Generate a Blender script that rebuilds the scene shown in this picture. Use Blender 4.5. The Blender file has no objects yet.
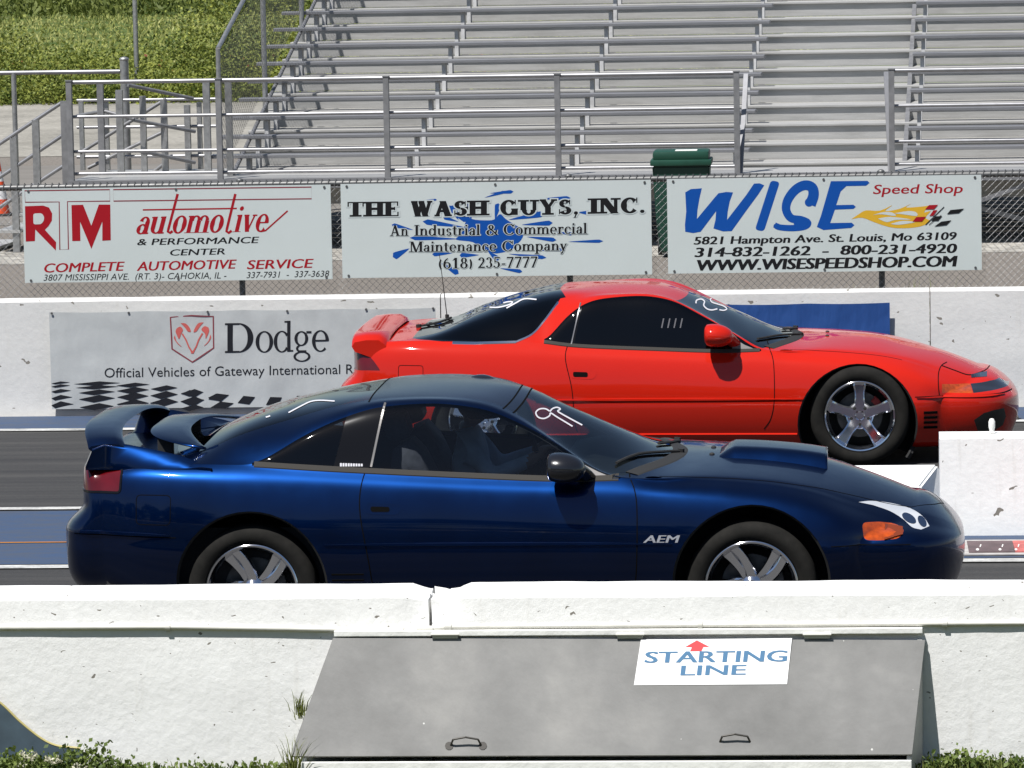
import bpy, bmesh, math, random
import numpy as np
from mathutils import Vector, Matrix
from mathutils.bvhtree import BVHTree
from math import radians, sin, cos, pi

random.seed(7)
rng = np.random.default_rng(11)
SC = bpy.context.scene
COL = SC.collection
D = bpy.data

# ------------------------------------------------------------------ camera
CAM_H, PITCH, YAW, ROLL, FOC = 3.634, 0.1105, 0.0796, -0.0189, 4230.3
_F = Vector((-sin(YAW) * cos(PITCH), cos(YAW) * cos(PITCH), -sin(PITCH)))
_R = Vector((cos(YAW), sin(YAW), 0))
_U = _R.cross(_F)
_R2 = _R * cos(ROLL) + _U * sin(ROLL)
_U2 = -_R * sin(ROLL) + _U * cos(ROLL)
_O = Vector((0, 0, CAM_H))
cam = D.cameras.new('camera')
cam.sensor_width = 36
cam.lens = 36 * FOC / 1024
cam.clip_start = 0.5
cam.clip_end = 3000
cam_o = D.objects.new('camera', cam)
COL.objects.link(cam_o)
m3 = Matrix((_R2, _U2, -_F)).transposed()
cam_o.matrix_world = Matrix.Translation(_O) @ m3.to_4x4()
SC.camera = cam_o

# ------------------------------------------------------------------ sky, sun, exposure
TO_SUN = Vector((-0.70, -1.0, 2.3)).normalized()
SUN_EL = math.asin(TO_SUN.z)
SUN_AZ = math.atan2(TO_SUN.x, TO_SUN.y)
world = D.worlds.new('World')
SC.world = world
world.use_nodes = True
wn = world.node_tree.nodes
sky = wn.new('ShaderNodeTexSky')
sky.sky_type = 'NISHITA'
sky.sun_disc = False
sky.sun_elevation = SUN_EL
sky.sun_rotation = SUN_AZ % (2 * pi)
sky.air_density = 1.0
sky.dust_density = 0.4
wn['Background'].inputs[1].default_value = 0.055
world.node_tree.links.new(sky.outputs[0], wn['Background'].inputs[0])
sun = D.lights.new('sun', 'SUN')
sun.energy = 5.0
sun.angle = radians(0.5)
sun.color = (1.0, 0.975, 0.945)
sun_o = D.objects.new('sun', sun)
COL.objects.link(sun_o)
sun_o.rotation_euler = (-TO_SUN).to_track_quat('-Z', 'Y').to_euler()
sun_o.location = (-10, -20, 40)
SC.view_settings.view_transform = 'Standard'
SC.view_settings.look = 'None'
SC.view_settings.gamma = 1
SC.view_settings.exposure = 0.52
SC.view_settings.use_curve_mapping = False
SC.cycles.max_bounces = 8
SC.cycles.transparent_max_bounces = 16
SC.cycles.caustics_reflective = False
SC.cycles.caustics_refractive = False

# ------------------------------------------------------------------ measuring helpers (photo point -> world plane)
def _ray(px, py):
    return _F * FOC + _R2 * (px - 512) - _U2 * (py - 384)
def on_y(px, py, Y):
    d = _ray(px, py)
    return _O + d * (Y / d.y)
def on_z(px, py, z=0.0):
    d = _ray(px, py)
    return _O + d * ((z - CAM_H) / d.z)
def on_pl(px, py, p0, n):
    d = _ray(px, py); n = Vector(n)
    return _O + d * ((Vector(p0) - _O).dot(n) / d.dot(n))

# ------------------------------------------------------------------ materials
MATS = {}
def mat(name, col=(.5, .5, .5), rough=.5, metal=0.0, coat=0.0, spec=.5, noise=None, bump=None, coat_rough=.03):
    """principled material; noise=(scale, amount, detail) varies the colour, bump=(scale, strength)."""
    if name in MATS: return MATS[name]
    m = D.materials.new(name); m.use_nodes = True
    nt = m.node_tree; b = nt.nodes['Principled BSDF']
    b.inputs['Base Color'].default_value = (*col, 1)
    b.inputs['Roughness'].default_value = rough
    b.inputs['Metallic'].default_value = metal
    b.inputs['Coat Weight'].default_value = coat
    b.inputs['Coat Roughness'].default_value = coat_rough
    b.inputs['Specular IOR Level'].default_value = spec
    tc = None
    if noise or bump:
        tc = nt.nodes.new('ShaderNodeTexCoord')
    if noise:
        n = nt.nodes.new('ShaderNodeTexNoise'); n.inputs['Scale'].default_value = noise[0]
        n.inputs['Detail'].default_value = noise[2] if len(noise) > 2 else 6
        nt.links.new(tc.outputs['Object'], n.inputs['Vector'])
        r = nt.nodes.new('ShaderNodeValToRGB')
        a = noise[1]
        r.color_ramp.elements[0].position = .3; r.color_ramp.elements[1].position = .7
        r.color_ramp.elements[0].color = (*[max(0, c * (1 - a)) for c in col], 1)
        r.color_ramp.elements[1].color = (*[min(1, c * (1 + a)) for c in col], 1)
        nt.links.new(n.outputs['Fac'], r.inputs['Fac'])
        nt.links.new(r.outputs['Color'], b.inputs['Base Color'])
    if bump:
        n = nt.nodes.new('ShaderNodeTexNoise'); n.inputs['Scale'].default_value = bump[0]; n.inputs['Detail'].default_value = 5
        nt.links.new(tc.outputs['Object'], n.inputs['Vector'])
        bp = nt.nodes.new('ShaderNodeBump'); bp.inputs['Strength'].default_value = bump[1]; bp.inputs['Distance'].default_value = .02
        nt.links.new(n.outputs['Fac'], bp.inputs['Height'])
        nt.links.new(bp.outputs['Normal'], b.inputs['Normal'])
    MATS[name] = m
    return m

class NT:
    """tiny node-building helper"""
    def __init__(s, name, rough=.6, spec=.5):
        s.m = D.materials.new(name); s.m.use_nodes = True
        s.t = s.m.node_tree; s.b = s.t.nodes['Principled BSDF']
        s.b.inputs['Roughness'].default_value = rough
        s.b.inputs['Specular IOR Level'].default_value = spec
        s.tc = s.t.nodes.new('ShaderNodeTexCoord')
        MATS[name] = s.m
    def L(s, a, b): s.t.links.new(a, b)
    def mp(s, scale=(1, 1, 1), rot=(0, 0, 0)):
        n = s.t.nodes.new('ShaderNodeMapping'); n.inputs['Scale'].default_value = scale; n.inputs['Rotation'].default_value = rot
        s.L(s.tc.outputs['Object'], n.inputs['Vector']); return n.outputs[0]
    def noise(s, vec, scale, detail=6, rough=.55):
        n = s.t.nodes.new('ShaderNodeTexNoise'); n.inputs['Scale'].default_value = scale; n.inputs['Detail'].default_value = detail
        n.inputs['Roughness'].default_value = rough
        s.L(vec, n.inputs['Vector']); return n.outputs['Fac']
    def voro(s, vec, scale, out='Distance', feature='F1', dim='3D'):
        n = s.t.nodes.new('ShaderNodeTexVoronoi'); n.voronoi_dimensions = dim; n.inputs['Scale'].default_value = scale; n.feature = feature
        s.L(vec, n.inputs['Vector']); return n.outputs[out]
    def ramp(s, fac, stops):
        n = s.t.nodes.new('ShaderNodeValToRGB'); cr = n.color_ramp
        while len(cr.elements) < len(stops): cr.elements.new(.5)
        for e, (p, c) in zip(cr.elements, stops):
            e.position = p; e.color = (*c, 1) if len(c) == 3 else c
        s.L(fac, n.inputs['Fac']); return n.outputs['Color']
    def mix(s, fac, a, b, mode='MIX'):
        n = s.t.nodes.new('ShaderNodeMix'); n.data_type = 'RGBA'; n.blend_type = mode
        for v, i in ((fac, 0), (a, 6), (b, 7)):
            if hasattr(v, 'is_linked'): s.L(v, n.inputs[i])
            elif i == 0: n.inputs[0].default_value = v
            else: n.inputs[i].default_value = (*v, 1)
        return n.outputs[2]
    def math(s, op, a, b=0.0):
        n = s.t.nodes.new('ShaderNodeMath'); n.operation = op
        for v, i in ((a, 0), (b, 1)):
            if hasattr(v, 'is_linked'): s.L(v, n.inputs[i])
            else: n.inputs[i].default_value = v
        return n.outputs[0]
    def bump(s, h, strength=.5, dist=.02, prev=None):
        n = s.t.nodes.new('ShaderNodeBump'); n.inputs['Strength'].default_value = strength; n.inputs['Distance'].default_value = dist
        s.L(h, n.inputs['Height'])
        if prev is not None: s.L(prev, n.inputs['Normal'])
        s.L(n.outputs[0], s.b.inputs['Normal']); return n.outputs[0]
    def color(s, c): s.L(c, s.b.inputs['Base Color'])

def glass_mat(name, tint, refl=1.0):
    """thin tinted pane: tinted see-through plus fresnel reflection"""
    m = D.materials.new(name); m.use_nodes = True
    nt = m.node_tree; nt.nodes.clear()
    out = nt.nodes.new('ShaderNodeOutputMaterial')
    tr = nt.nodes.new('ShaderNodeBsdfTransparent'); tr.inputs[0].default_value = (*tint, 1)
    gl = nt.nodes.new('ShaderNodeBsdfGlossy'); gl.inputs['Roughness'].default_value = .015
    gl.inputs[0].default_value = (refl, refl, refl, 1)
    fr = nt.nodes.new('ShaderNodeFresnel'); fr.inputs[0].default_value = 1.5
    mx = nt.nodes.new('ShaderNodeMixShader')
    nt.links.new(fr.outputs[0], mx.inputs[0]); nt.links.new(tr.outputs[0], mx.inputs[1]); nt.links.new(gl.outputs[0], mx.inputs[2])
    nt.links.new(mx.outputs[0], out.inputs[0])
    MATS[name] = m
    return m

# ------------------------------------------------------------------ object helpers
def link(o, parent=None):
    COL.objects.link(o)
    if parent is not None: o.parent = parent
    return o
def tag(o, label=None, cat=None, group=None, kind=None):
    if label: o['label'] = label
    if cat: o['category'] = cat
    if group: o['group'] = group
    if kind: o['kind'] = kind
    return o
def thing(name, loc, label, cat, group=None, rz=0):
    o = D.objects.new(name, None); o.location = loc; o.rotation_euler = (0, 0, rz); o.empty_display_size = .2
    link(o); return tag(o, label, cat, group)
def node(name, parent, loc=(0, 0, 0), rot=(0, 0, 0)):
    o = D.objects.new(name, None); o.location = loc; o.rotation_euler = rot
    return link(o, parent)
def obj_bm(name, bm, m, parent=None, smooth=False, loc=None, recalc=True, angle=None):
    if recalc: bmesh.ops.recalc_face_normals(bm, faces=bm.faces)
    me = D.meshes.new(name); bm.to_mesh(me); bm.free()
    return obj_me(name, me, m, parent, smooth, loc, angle)
def obj_me(name, me, m, parent=None, smooth=False, loc=None, angle=None):
    if m is not None:
        for x in (m if isinstance(m, (list, tuple)) else [m]): me.materials.append(x)
    o = D.objects.new(name, me)
    if smooth:
        me.polygons.foreach_set('use_smooth', [True] * len(me.polygons))
        if angle: me.set_sharp_from_angle(angle=radians(angle))
    if loc is not None: o.location = loc
    return link(o, parent)
def obj_pd(name, vs, fs, m, parent=None, smooth=False, loc=None):
    me = D.meshes.new(name); me.from_pydata([tuple(v) for v in vs], [], fs); me.update()
    return obj_me(name, me, m, parent, smooth, loc)

def b_box(bm, x0, x1, y0, y1, z0, z1, bev=0.0):
    vs = [bm.verts.new((x, y, z)) for z in (z0, z1) for y in (y0, y1) for x in (x0, x1)]
    fs = [bm.faces.new([vs[i] for i in q]) for q in ((0, 2, 3, 1), (4, 5, 7, 6), (0, 1, 5, 4), (2, 6, 7, 3), (0, 4, 6, 2), (1, 3, 7, 5))]
    if bev:
        es = list({e for f in fs for e in f.edges})
        bmesh.ops.bevel(bm, geom=es, offset=bev, segments=2, affect='EDGES', profile=.6)
def b_tube(bm, p0, p1, r, n=10, r1=None, cap=True):
    p0 = Vector(p0); p1 = Vector(p1); d = (p1 - p0)
    if d.length < 1e-6: return
    q = d.to_track_quat('Z', 'Y')
    r1 = r if r1 is None else r1
    a = [bm.verts.new(p0 + q @ Vector((r * cos(2 * pi * i / n), r * sin(2 * pi * i / n), 0))) for i in range(n)]
    b = [bm.verts.new(p1 + q @ Vector((r1 * cos(2 * pi * i / n), r1 * sin(2 * pi * i / n), 0))) for i in range(n)]
    for i in range(n): bm.faces.new((a[i], a[(i + 1) % n], b[(i + 1) % n], b[i]))
    if cap: bm.faces.new(a[::-1]); bm.faces.new(b)
def b_bar(bm, p0, p1, w, h, up=(0, 0, 1)):
    """rectangular bar from p0 to p1: w across (sideways), h along 'up'"""
    p0 = Vector(p0); p1 = Vector(p1); d = (p1 - p0).normalized(); up = Vector(up)
    s = d.cross(up).normalized(); u = s.cross(d).normalized()
    c = [(-w / 2, -h / 2), (w / 2, -h / 2), (w / 2, h / 2), (-w / 2, h / 2)]
    a = [bm.verts.new(p0 + s * x + u * y) for x, y in c]; b = [bm.verts.new(p1 + s * x + u * y) for x, y in c]
    for i in range(4): bm.faces.new((a[i], a[(i + 1) % 4], b[(i + 1) % 4], b[i]))
    bm.faces.new(a[::-1]); bm.faces.new(b)
def b_lathe(bm, prof, n=48, axis='y', closed=False):
    """prof: (radius, offset along the axis)"""
    rings = []
    for r, h in prof:
        ring = []
        for i in range(n):
            a = 2 * pi * i / n
            c = (r * cos(a), h, r * sin(a)) if axis == 'y' else (r * cos(a), r * sin(a), h)
            ring.append(bm.verts.new(c))
        rings.append(ring)
    prs = list(zip(rings[:-1], rings[1:])) + ([(rings[-1], rings[0])] if closed else [])
    for a, b in prs:
        for i in range(n): bm.faces.new((a[i], a[(i + 1) % n], b[(i + 1) % n], b[i]))
    return rings
def b_ball(bm, c, rx, ry, rz, seg=16, rings=10):
    g = bmesh.ops.create_uvsphere(bm, u_segments=seg, v_segments=rings, radius=1)
    for v in g['verts']: v.co = Vector((v.co.x * rx, v.co.y * ry, v.co.z * rz)) + Vector(c)
    return g['verts']
def grid_faces(nu, nv, off=0):
    return [(off + i * nv + j, off + i * nv + j + 1, off + (i + 1) * nv + j + 1, off + (i + 1) * nv + j) for i in range(nu - 1) for j in range(nv - 1)]

# ------------------------------------------------------------------ flat artwork (drawn in a plane, then laid on a surface)
class Art:
    """collects 2-D polygons; each gets a hair more height than the one before so none are coplanar"""
    def __init__(s): s.p = []; s.h = []; s.k = 0
    def poly(s, pts, lift=None):
        s.k += 1
        s.p.append([tuple(q) for q in pts]); s.h.append(s.k if lift is None else lift)
    def stroke(s, pts, w, close=False, w2=None):
        """polyline of even (or tapering) width with rounded-looking joints"""
        n = len(pts); L = []; R = []
        for i, p in enumerate(pts):
            a = pts[max(i - 1, 0)] if not close else pts[i - 1]
            b = pts[min(i + 1, n - 1)] if not close else pts[(i + 1) % n]
            dx, dy = b[0] - a[0], b[1] - a[1]; l = math.hypot(dx, dy) or 1
            ww = w if w2 is None else w + (w2 - w) * i / (n - 1)
            L.append((p[0] - dy / l * ww / 2, p[1] + dx / l * ww / 2)); R.append((p[0] + dy / l * ww / 2, p[1] - dx / l * ww / 2))
        if close: L.append(L[0]); R.append(R[0])
        s.k += 1
        for i in range(len(L) - 1):
            s.p.append([L[i], L[i + 1], R[i + 1], R[i]]); s.h.append(s.k)
    def ellipse(s, cx, cy, rx, ry, ang=0, n=20):
        c, q = cos(ang), sin(ang)
        s.poly([(cx + rx * cos(t) * c - ry * sin(t) * q, cy + rx * cos(t) * q + ry * sin(t) * c) for t in (2 * pi * i / n for i in range(n))])
    def ring(s, cx, cy, rx, ry, thick, thin, a0=0, a1=360, n=26, slant=0.0):
        """arc of a pen: 'thick' where it runs upright, 'thin' where it runs level"""
        s.k += 1; prev = None
        for i in range(n + 1):
            a = radians(a0 + (a1 - a0) * i / n)
            w = thin + (thick - thin) * abs(cos(a)) ** 1.3
            o = (cx + (rx) * cos(a), cy + (ry) * sin(a)); q = (cx + (rx - w) * cos(a), cy + (ry - w) * sin(a))
            if prev: s.p.append([prev[0], o, q, prev[1]]); s.h.append(s.k)
            prev = (o, q)
    def lay(s, name, m, place, parent=None, dz=.00015, base=.0006, tri=True):
        """place(x, y, lift) -> world/local point"""
        bm = bmesh.new()
        for pts, k in zip(s.p, s.h):
            ps = [place(x, y, base + dz * k) for x, y in pts]
            if any(p is None for p in ps): continue
            vs = [bm.verts.new(p) for p in ps]
            try: bm.faces.new(vs)
            except ValueError: pass
        bm.normal_update()
        if tri: bmesh.ops.triangulate(bm, faces=bm.faces)
        return obj_bm(name, bm, m, parent, recalc=False)

def text_mesh(body, bold=0.0, spacing=1.0):
    """plain sans lettering -> (verts 2-D as n x 2, faces); capital height scaled to 1"""
    def conv(t):
        cu = D.curves.new('t', 'FONT'); cu.body = t; cu.offset = bold; cu.resolution_u = 3; cu.space_character = spacing
        o = D.objects.new('t', cu); COL.objects.link(o)
        bpy.context.view_layer.update()
        dg = bpy.context.evaluated_depsgraph_get()
        me = D.meshes.new_from_object(o.evaluated_get(dg))
        D.objects.remove(o); D.curves.remove(cu)
        v = np.array([tuple(x.co)[:2] for x in me.vertices]); f = [tuple(p.vertices) for p in me.polygons]
        D.meshes.remove(me); return v, f
    if 'H' not in _cap: _cap['H'] = conv('H')[0][:, 1].max()
    v, f = conv(body)
    return v / _cap['H'], f
_cap = {}

# ---- a pen-drawn roman alphabet (capital height 1) for the serif lettering
def roman(body, thick=.17, thin=.06, bold=False, serif=.07, gap=.1, grow=0.0, slant=0.0):
    A = Art(); T = thick; t = thin; X = .66; x = 0.0
    def V(cx, y0, y1, w=None):
        w = (T if w is None else w) + 2 * grow; A.poly([(cx - w / 2, y0 - grow), (cx + w / 2, y0 - grow), (cx + w / 2, y1 + grow), (cx - w / 2, y1 + grow)])
    def H(x0, x1, y, w=None):
        w = (t if w is None else w) + 2 * grow; A.poly([(x0 - grow, y - w / 2), (x1 + grow, y - w / 2), (x1 + grow, y + w / 2), (x0 - grow, y + w / 2)])
    def Dg(x0, y0, x1, y1, w):
        w += 2 * grow; A.poly([(x0 - w / 2, y0), (x0 + w / 2, y0), (x1 + w / 2, y1), (x1 - w / 2, y1)])
    def S(cx, y, w=None):   # foot or head serif
        w = (T * 1.9 if w is None else w); H(cx - w / 2, cx + w / 2, y + (serif / 2 if y < .3 else -serif / 2), serif)
    def O(cx, cy, rx, ry, a0=0, a1=360, th=None, tn=None): A.ring(cx, cy, rx + grow, ry + grow, (th or T) + 2 * grow, (tn or t) + 2 * grow, a0, a1)
    def dot(cx, cy, r): A.ellipse(cx, cy, r + grow, r + grow)
    for ch in body:
        if ch == ' ': x += .36; continue
        p0 = x
        if ch == 'T': V(x+.42,0,1); S(x+.42,0,T*2); H(x,x+.84,.96,.08); V(x+.035,.68,1,.07); V(x+.805,.68,1,.07); w=.84
        elif ch == 'H':
            for c in (.16,.74): V(x+c,0,1); S(x+c,0,T*1.9); S(x+c,1,T*1.9)
            H(x+.16,x+.74,.52,t*1.4); w=.9
        elif ch == 'E': V(x+.17,0,1); H(x,x+.7,.04,.08); H(x,x+.68,.96,.08); H(x+.17,x+.5,.52,t*1.4); V(x+.665,0,.3,.07); V(x+.645,.7,1,.07); V(x+.5,.4,.64,.05); w=.72
        elif ch == 'W':
            Dg(x+.16,1,x+.36,0,T); Dg(x+.36,0,x+.56,.95,t*1.5); Dg(x+.52,1,x+.74,0,T); Dg(x+.74,0,x+.96,1,t*1.5); H(x,x+.34,.965,serif); H(x+.4,x+.68,.965,serif); H(x+.82,x+1.1,.965,serif); w=1.1
        elif ch == 'A':
            Dg(x+.14,0,x+.42,1,t*1.6); Dg(x+.7,0,x+.42,1,T*1.1); H(x+.24,x+.62,.33,t*1.3); H(x,x+.28,.035,serif); H(x+.52,x+.9,.035,serif); w=.9
        elif ch == 'S': O(x+.33,.73,.3,.27,20,270,T*.9); O(x+.35,.27,.32,.27,-160,90,T); V(x+.58,.66,.97,.06); V(x+.05,.03,.36,.06); w=.7
        elif ch == 'G': O(x+.46,.5,.45,.52,38,330); V(x+.78,.02,.42); H(x+.58,x+.95,.41,.07); V(x+.8,.7,1,.06); w=.96
        elif ch == 'U': V(x+.17,.32,1); S(x+.17,1); V(x+.75,.32,1,t*1.7); S(x+.75,1,T*1.6); O(x+.45,.34,.365,.36,180,360,T*.9); w=.92
        elif ch == 'Y': Dg(x+.16,1,x+.44,.45,T); Dg(x+.44,.45,x+.76,1,t*1.6); V(x+.44,0,.5); S(x+.44,0,T*2); H(x,x+.34,.965,serif); H(x+.6,x+.92,.965,serif); w=.9
        elif ch == 'I': V(x+.17,0,1); S(x+.17,0,T*2); S(x+.17,1,T*2); w=.34
        elif ch == 'N': V(x+.14,0,1,t*1.5); Dg(x+.18,1,x+.76,0,T*1.25); V(x+.8,0,1,t*1.5); S(x+.14,0,T*1.6); S(x+.1,1,T*1.4); S(x+.8,1,T*1.6); w=.94
        elif ch == 'C': O(x+.46,.5,.45,.52,42,318); V(x+.8,.66,1,.06); w=.86
        elif ch == 'M': V(x+.14,0,1,t*1.4); Dg(x+.2,1,x+.5,0,T); Dg(x+.5,0,x+.82,1,t*1.4); V(x+.86,0,1,T); S(x+.14,0); S(x+.86,0,T*2); S(x+.12,1,T*1.4); S(x+.88,1,T*1.6); w=1.0
        elif ch == 'D': V(x+.16,0,1); H(x,x+.45,.03,.06); H(x,x+.45,.97,.06); O(x+.42,.5,.46,.5,-90,90,T*1.05); w=.9
        elif ch == 'a': O(x+.21,.19,.2,.2,60,330,T*.8); V(x+.37,.0,.46,T*.85); O(x+.25,.45,.2,.22,0,165,T*.8); H(x+.37,x+.5,.03,.05); w=.5
        elif ch == 'c': O(x+.27,X/2,.27,X/2+.02,50,315,T*.9); dot(x+.43,X*.78,.07); w=.5
        elif ch == 'd': O(x+.26,X/2,.26,X/2+.02,40,320,T*.9); V(x+.48,0,1,T*.85); H(x+.34,x+.5,.97,.05); H(x+.48,x+.62,.03,.05); w=.6
        elif ch == 'e': O(x+.27,X/2,.27,X/2+.02,0,312,T*.9); H(x+.06,x+.52,X*.52,.05); w=.54
        elif ch == 'g': O(x+.26,.42,.22,.24,0,360,T*.8); O(x+.28,-.16,.27,.17,0,360,T*.6); O(x+.25,.1,.16,.12,100,250,T*.6); H(x+.2,x+.42,.0,.08); H(x+.42,x+.58,.62,.07); w=.58
        elif ch == 'i': V(x+.13,0,X,T*.85); S(x+.13,0,T*1.7); H(x,x+.14,X-.03,.05); dot(x+.13,.9,.085); w=.27
        elif ch == 'l': V(x+.13,0,1,T*.85); S(x+.13,0,T*1.7); H(x,x+.14,.97,.05); w=.27
        elif ch in 'nmu':
            if ch == 'u': V(x+.13,.2,X,T*.85); O(x+.29,.22,.24,.22,180,340,T*.85); V(x+.46,0,X,T*.85); H(x,x+.14,X-.03,.05); H(x+.34,x+.47,X-.03,.05); H(x+.46,x+.6,.03,.05); w=.6
            else:
                V(x+.13,0,X,T*.85); S(x+.13,0,T*1.7); H(x,x+.14,X-.03,.05)
                for k in range(1 if ch == 'n' else 2):
                    q = x + .13 + .34 * k
                    O(q+.19,X-.24,.225,.25,15,160,T*.85); V(q+.34,0,X-.2,T*.85); S(q+.34,0,T*1.7)
                w = .6 if ch == 'n' else .94
        elif ch == 'o': O(x+.28,X/2,.28,X/2+.02,0,360,T*.95); w=.56
        elif ch == 'p': V(x+.13,-.3,X,T*.85); S(x+.13,-.3,T*1.8); H(x,x+.14,X-.03,.05); O(x+.32,X/2,.27,X/2+.02,-140,140,T*.9); w=.6
        elif ch == 'r': V(x+.13,0,X,T*.85); S(x+.13,0,T*1.8); H(x,x+.14,X-.03,.05); O(x+.32,X-.24,.22,.25,60,165,T*.8); dot(x+.38,X-.09,.075); w=.44
        elif ch == 's': O(x+.2,.48,.18,.19,25,270,T*.75); O(x+.21,.17,.2,.19,-160,90,T*.8); w=.42
        elif ch == 't': V(x+.16,.1,.86,T*.85); H(x,x+.34,X-.03,.06); O(x+.26,.12,.16,.13,190,320,T*.8); w=.36
        elif ch == 'v': Dg(x+.1,X,x+.27,0,T*.9); Dg(x+.27,0,x+.46,X,t*1.4); H(x,x+.22,X-.03,.05); H(x+.36,x+.56,X-.03,.05); w=.54
        elif ch == 'y': Dg(x+.1,X,x+.28,0,T*.9); Dg(x+.16,-.28,x+.46,X,t*1.5); H(x,x+.22,X-.03,.05); H(x+.36,x+.56,X-.03,.05); dot(x+.12,-.24,.075); w=.54
        elif ch == '&': O(x+.36,.76,.2,.24,0,360,T*.8); O(x+.32,.26,.3,.28,60,330,T); Dg(x+.28,.66,x+.78,.02,T*.8); O(x+.5,.42,.3,.4,-60,10,t*2); w=.86
        elif ch == '(': O(x+.34,.4,.32,.62,130,230,T*.7); w=.24
        elif ch == ')': O(x-.1,.4,.32,.62,-50,50,T*.7); w=.24
        elif ch == '1': V(x+.25,0,1,T*.85); S(x+.25,0,T*2); Dg(x+.1,.78,x+.22,1,t*1.4); w=.46
        elif ch == '2': O(x+.25,.72,.23,.28,-30,170,T*.85); Dg(x+.08,.03,x+.4,.6,T*.7); H(x+.02,x+.5,.06,.12); w=.52
        elif ch == '3': O(x+.22,.74,.21,.26,-70,160,T*.8); O(x+.22,.28,.25,.29,-160,80,T*.85); w=.5
        elif ch == '5': V(x+.1,.5,1,t*1.3); H(x+.08,x+.46,.95,.11); O(x+.2,.3,.27,.31,-150,110,T*.85); w=.5
        elif ch == '6': O(x+.26,.3,.25,.31,0,360,T*.8); O(x+.42,.36,.41,.64,105,190,T*.7); w=.52
        elif ch == '7': H(x+.02,x+.5,.94,.12); Dg(x+.17,0,x+.46,.94,T*.7); w=.52
        elif ch == '8': O(x+.26,.75,.2,.26,0,360,T*.75); O(x+.26,.27,.25,.28,0,360,T*.8); w=.52
        elif ch == '-': H(x+.03,x+.3,.34,.11); w=.33
        elif ch == '.': dot(x+.11,.1,.11); w=.22
        elif ch == ',': dot(x+.11,.1,.11); Dg(x+.05,-.2,x+.15,.08,.08); w=.22
        else: w = .3
        x = p0 + w + gap
    if slant: A.p = [[(a + slant * b, b) for a, b in q] for q in A.p]
    return A, x - gap

def inside(p, poly):
    x, y = p; c = False; n = len(poly)
    for i in range(n):
        x0, y0 = poly[i - 1]; x1, y1 = poly[i]
        if (y0 > y) != (y1 > y) and x < (x1 - x0) * (y - y0) / (y1 - y0) + x0: c = not c
    return c
def rounded(pts, r, n=5):
    """round the corners of a closed polygon"""
    out = []
    m = len(pts)
    for i in range(m):
        p0, p, p1 = Vector(pts[i - 1]), Vector(pts[i]), Vector(pts[(i + 1) % m])
        a = (p0 - p); b = (p1 - p); rr = min(r, a.length * .45, b.length * .45)
        q0 = p + a.normalized() * rr; q1 = p + b.normalized() * rr
        for k in range(n + 1):
            t = k / n; out.append(tuple(q0 * (1 - t) ** 2 + p * 2 * t * (1 - t) + q1 * t * t))
    return out
def spline2(pts, n=8):
    """smooth open curve through 2-D points"""
    P = [np.array(p, float) for p in pts]; P = [2 * P[0] - P[1]] + P + [2 * P[-1] - P[-2]]
    out = []
    for i in range(1, len(P) - 2):
        for t in np.linspace(0, 1, n, endpoint=False):
            out.append(tuple(.5 * (2 * P[i] + (P[i + 1] - P[i - 1]) * t + (2 * P[i - 1] - 5 * P[i] + 4 * P[i + 1] - P[i + 2]) * t * t + (3 * P[i] - P[i - 1] - 3 * P[i + 1] + P[i + 2]) * t ** 3)))
    out.append(tuple(P[-2])); return out
def resample(pts, step):
    out = [pts[0]]
    for a, b in zip(pts[:-1], pts[1:]):
        l = math.dist(a, b); n = max(1, int(l / step + .5))
        for k in range(1, n + 1): out.append(tuple(a[q] + (b[q] - a[q]) * k / n for q in range(len(a))))
    return out


# ================================================================== SETTING
# ---- ground materials
g = NT('gravel_lot', .95, .2)
v = g.mp(); n1 = g.noise(v, .35, 5); n2 = g.noise(v, 16, 6, .7); vr = g.voro(v, 22)
base = g.mix(n1, (.135, .120, .104), (.20, .18, .158)); sp = g.ramp(n2, [(.3, (.62, .62, .62)), (.7, (1.25, 1.25, 1.25))])
g.color(g.mix(.85, base, sp, 'MULTIPLY')); g.bump(vr, .5, .03)
GRAVEL = g.m
g = NT('bright_gravel', .95, .2); v = g.mp(); vr = g.voro(v, 9, 'Color'); g.color(g.ramp(vr, [(.1, (.18, .17, .15)), (.9, (.40, .38, .34))])); g.bump(g.voro(v, 9), .9, .06)
BRIGHT = g.m
g = NT('track_asphalt', .78, .35)
v = g.mp(); st = g.mp((.12, 3.2, 1)); n1 = g.noise(st, 1.6, 6, .6); n2 = g.noise(v, 45, 4, .7); n3 = g.noise(v, 1.1, 4)
c = g.ramp(n1, [(.30, (.022, .022, .023)), (.5, (.036, .0355, .035)), (.72, (.060, .058, .055))])
c = g.mix(.5, c, g.ramp(n2, [(.3, (.6, .6, .6)), (.75, (1.4, 1.4, 1.4))]), 'MULTIPLY'); g.color(c); g.bump(n2, .35, .006)
ASPHALT = g.m
def paint_on_ground(name, col, wear=.5):
    g = NT(name, .7, .3); v = g.mp(); n = g.noise(g.mp((.5, 2, 1)), 6, 6, .7); n2 = g.noise(v, 50, 3)
    f = g.ramp(g.math('ADD', g.math('MULTIPLY', n, .75), g.math('MULTIPLY', n2, .25)), [(.42, (0, 0, 0)), (.64, (wear, wear, wear))])
    g.color(g.mix(f, col, (.07, .07, .068))); return g.m
BLUE_P = paint_on_ground('blue_track_paint', (.036, .064, .125), .6)
LINE = paint_on_ground('white_line_paint', (.52, .52, .50), .75)
g = NT('grass_field', .9, .2); v = g.mp(); n1 = g.noise(g.mp((.25, 1.2, 1)), .35, 5); n2 = g.noise(v, 7, 6, .7)
c = g.ramp(n1, [(.32, (.050, .088, .018)), (.5, (.085, .118, .028)), (.68, (.15, .155, .052))])
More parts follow.
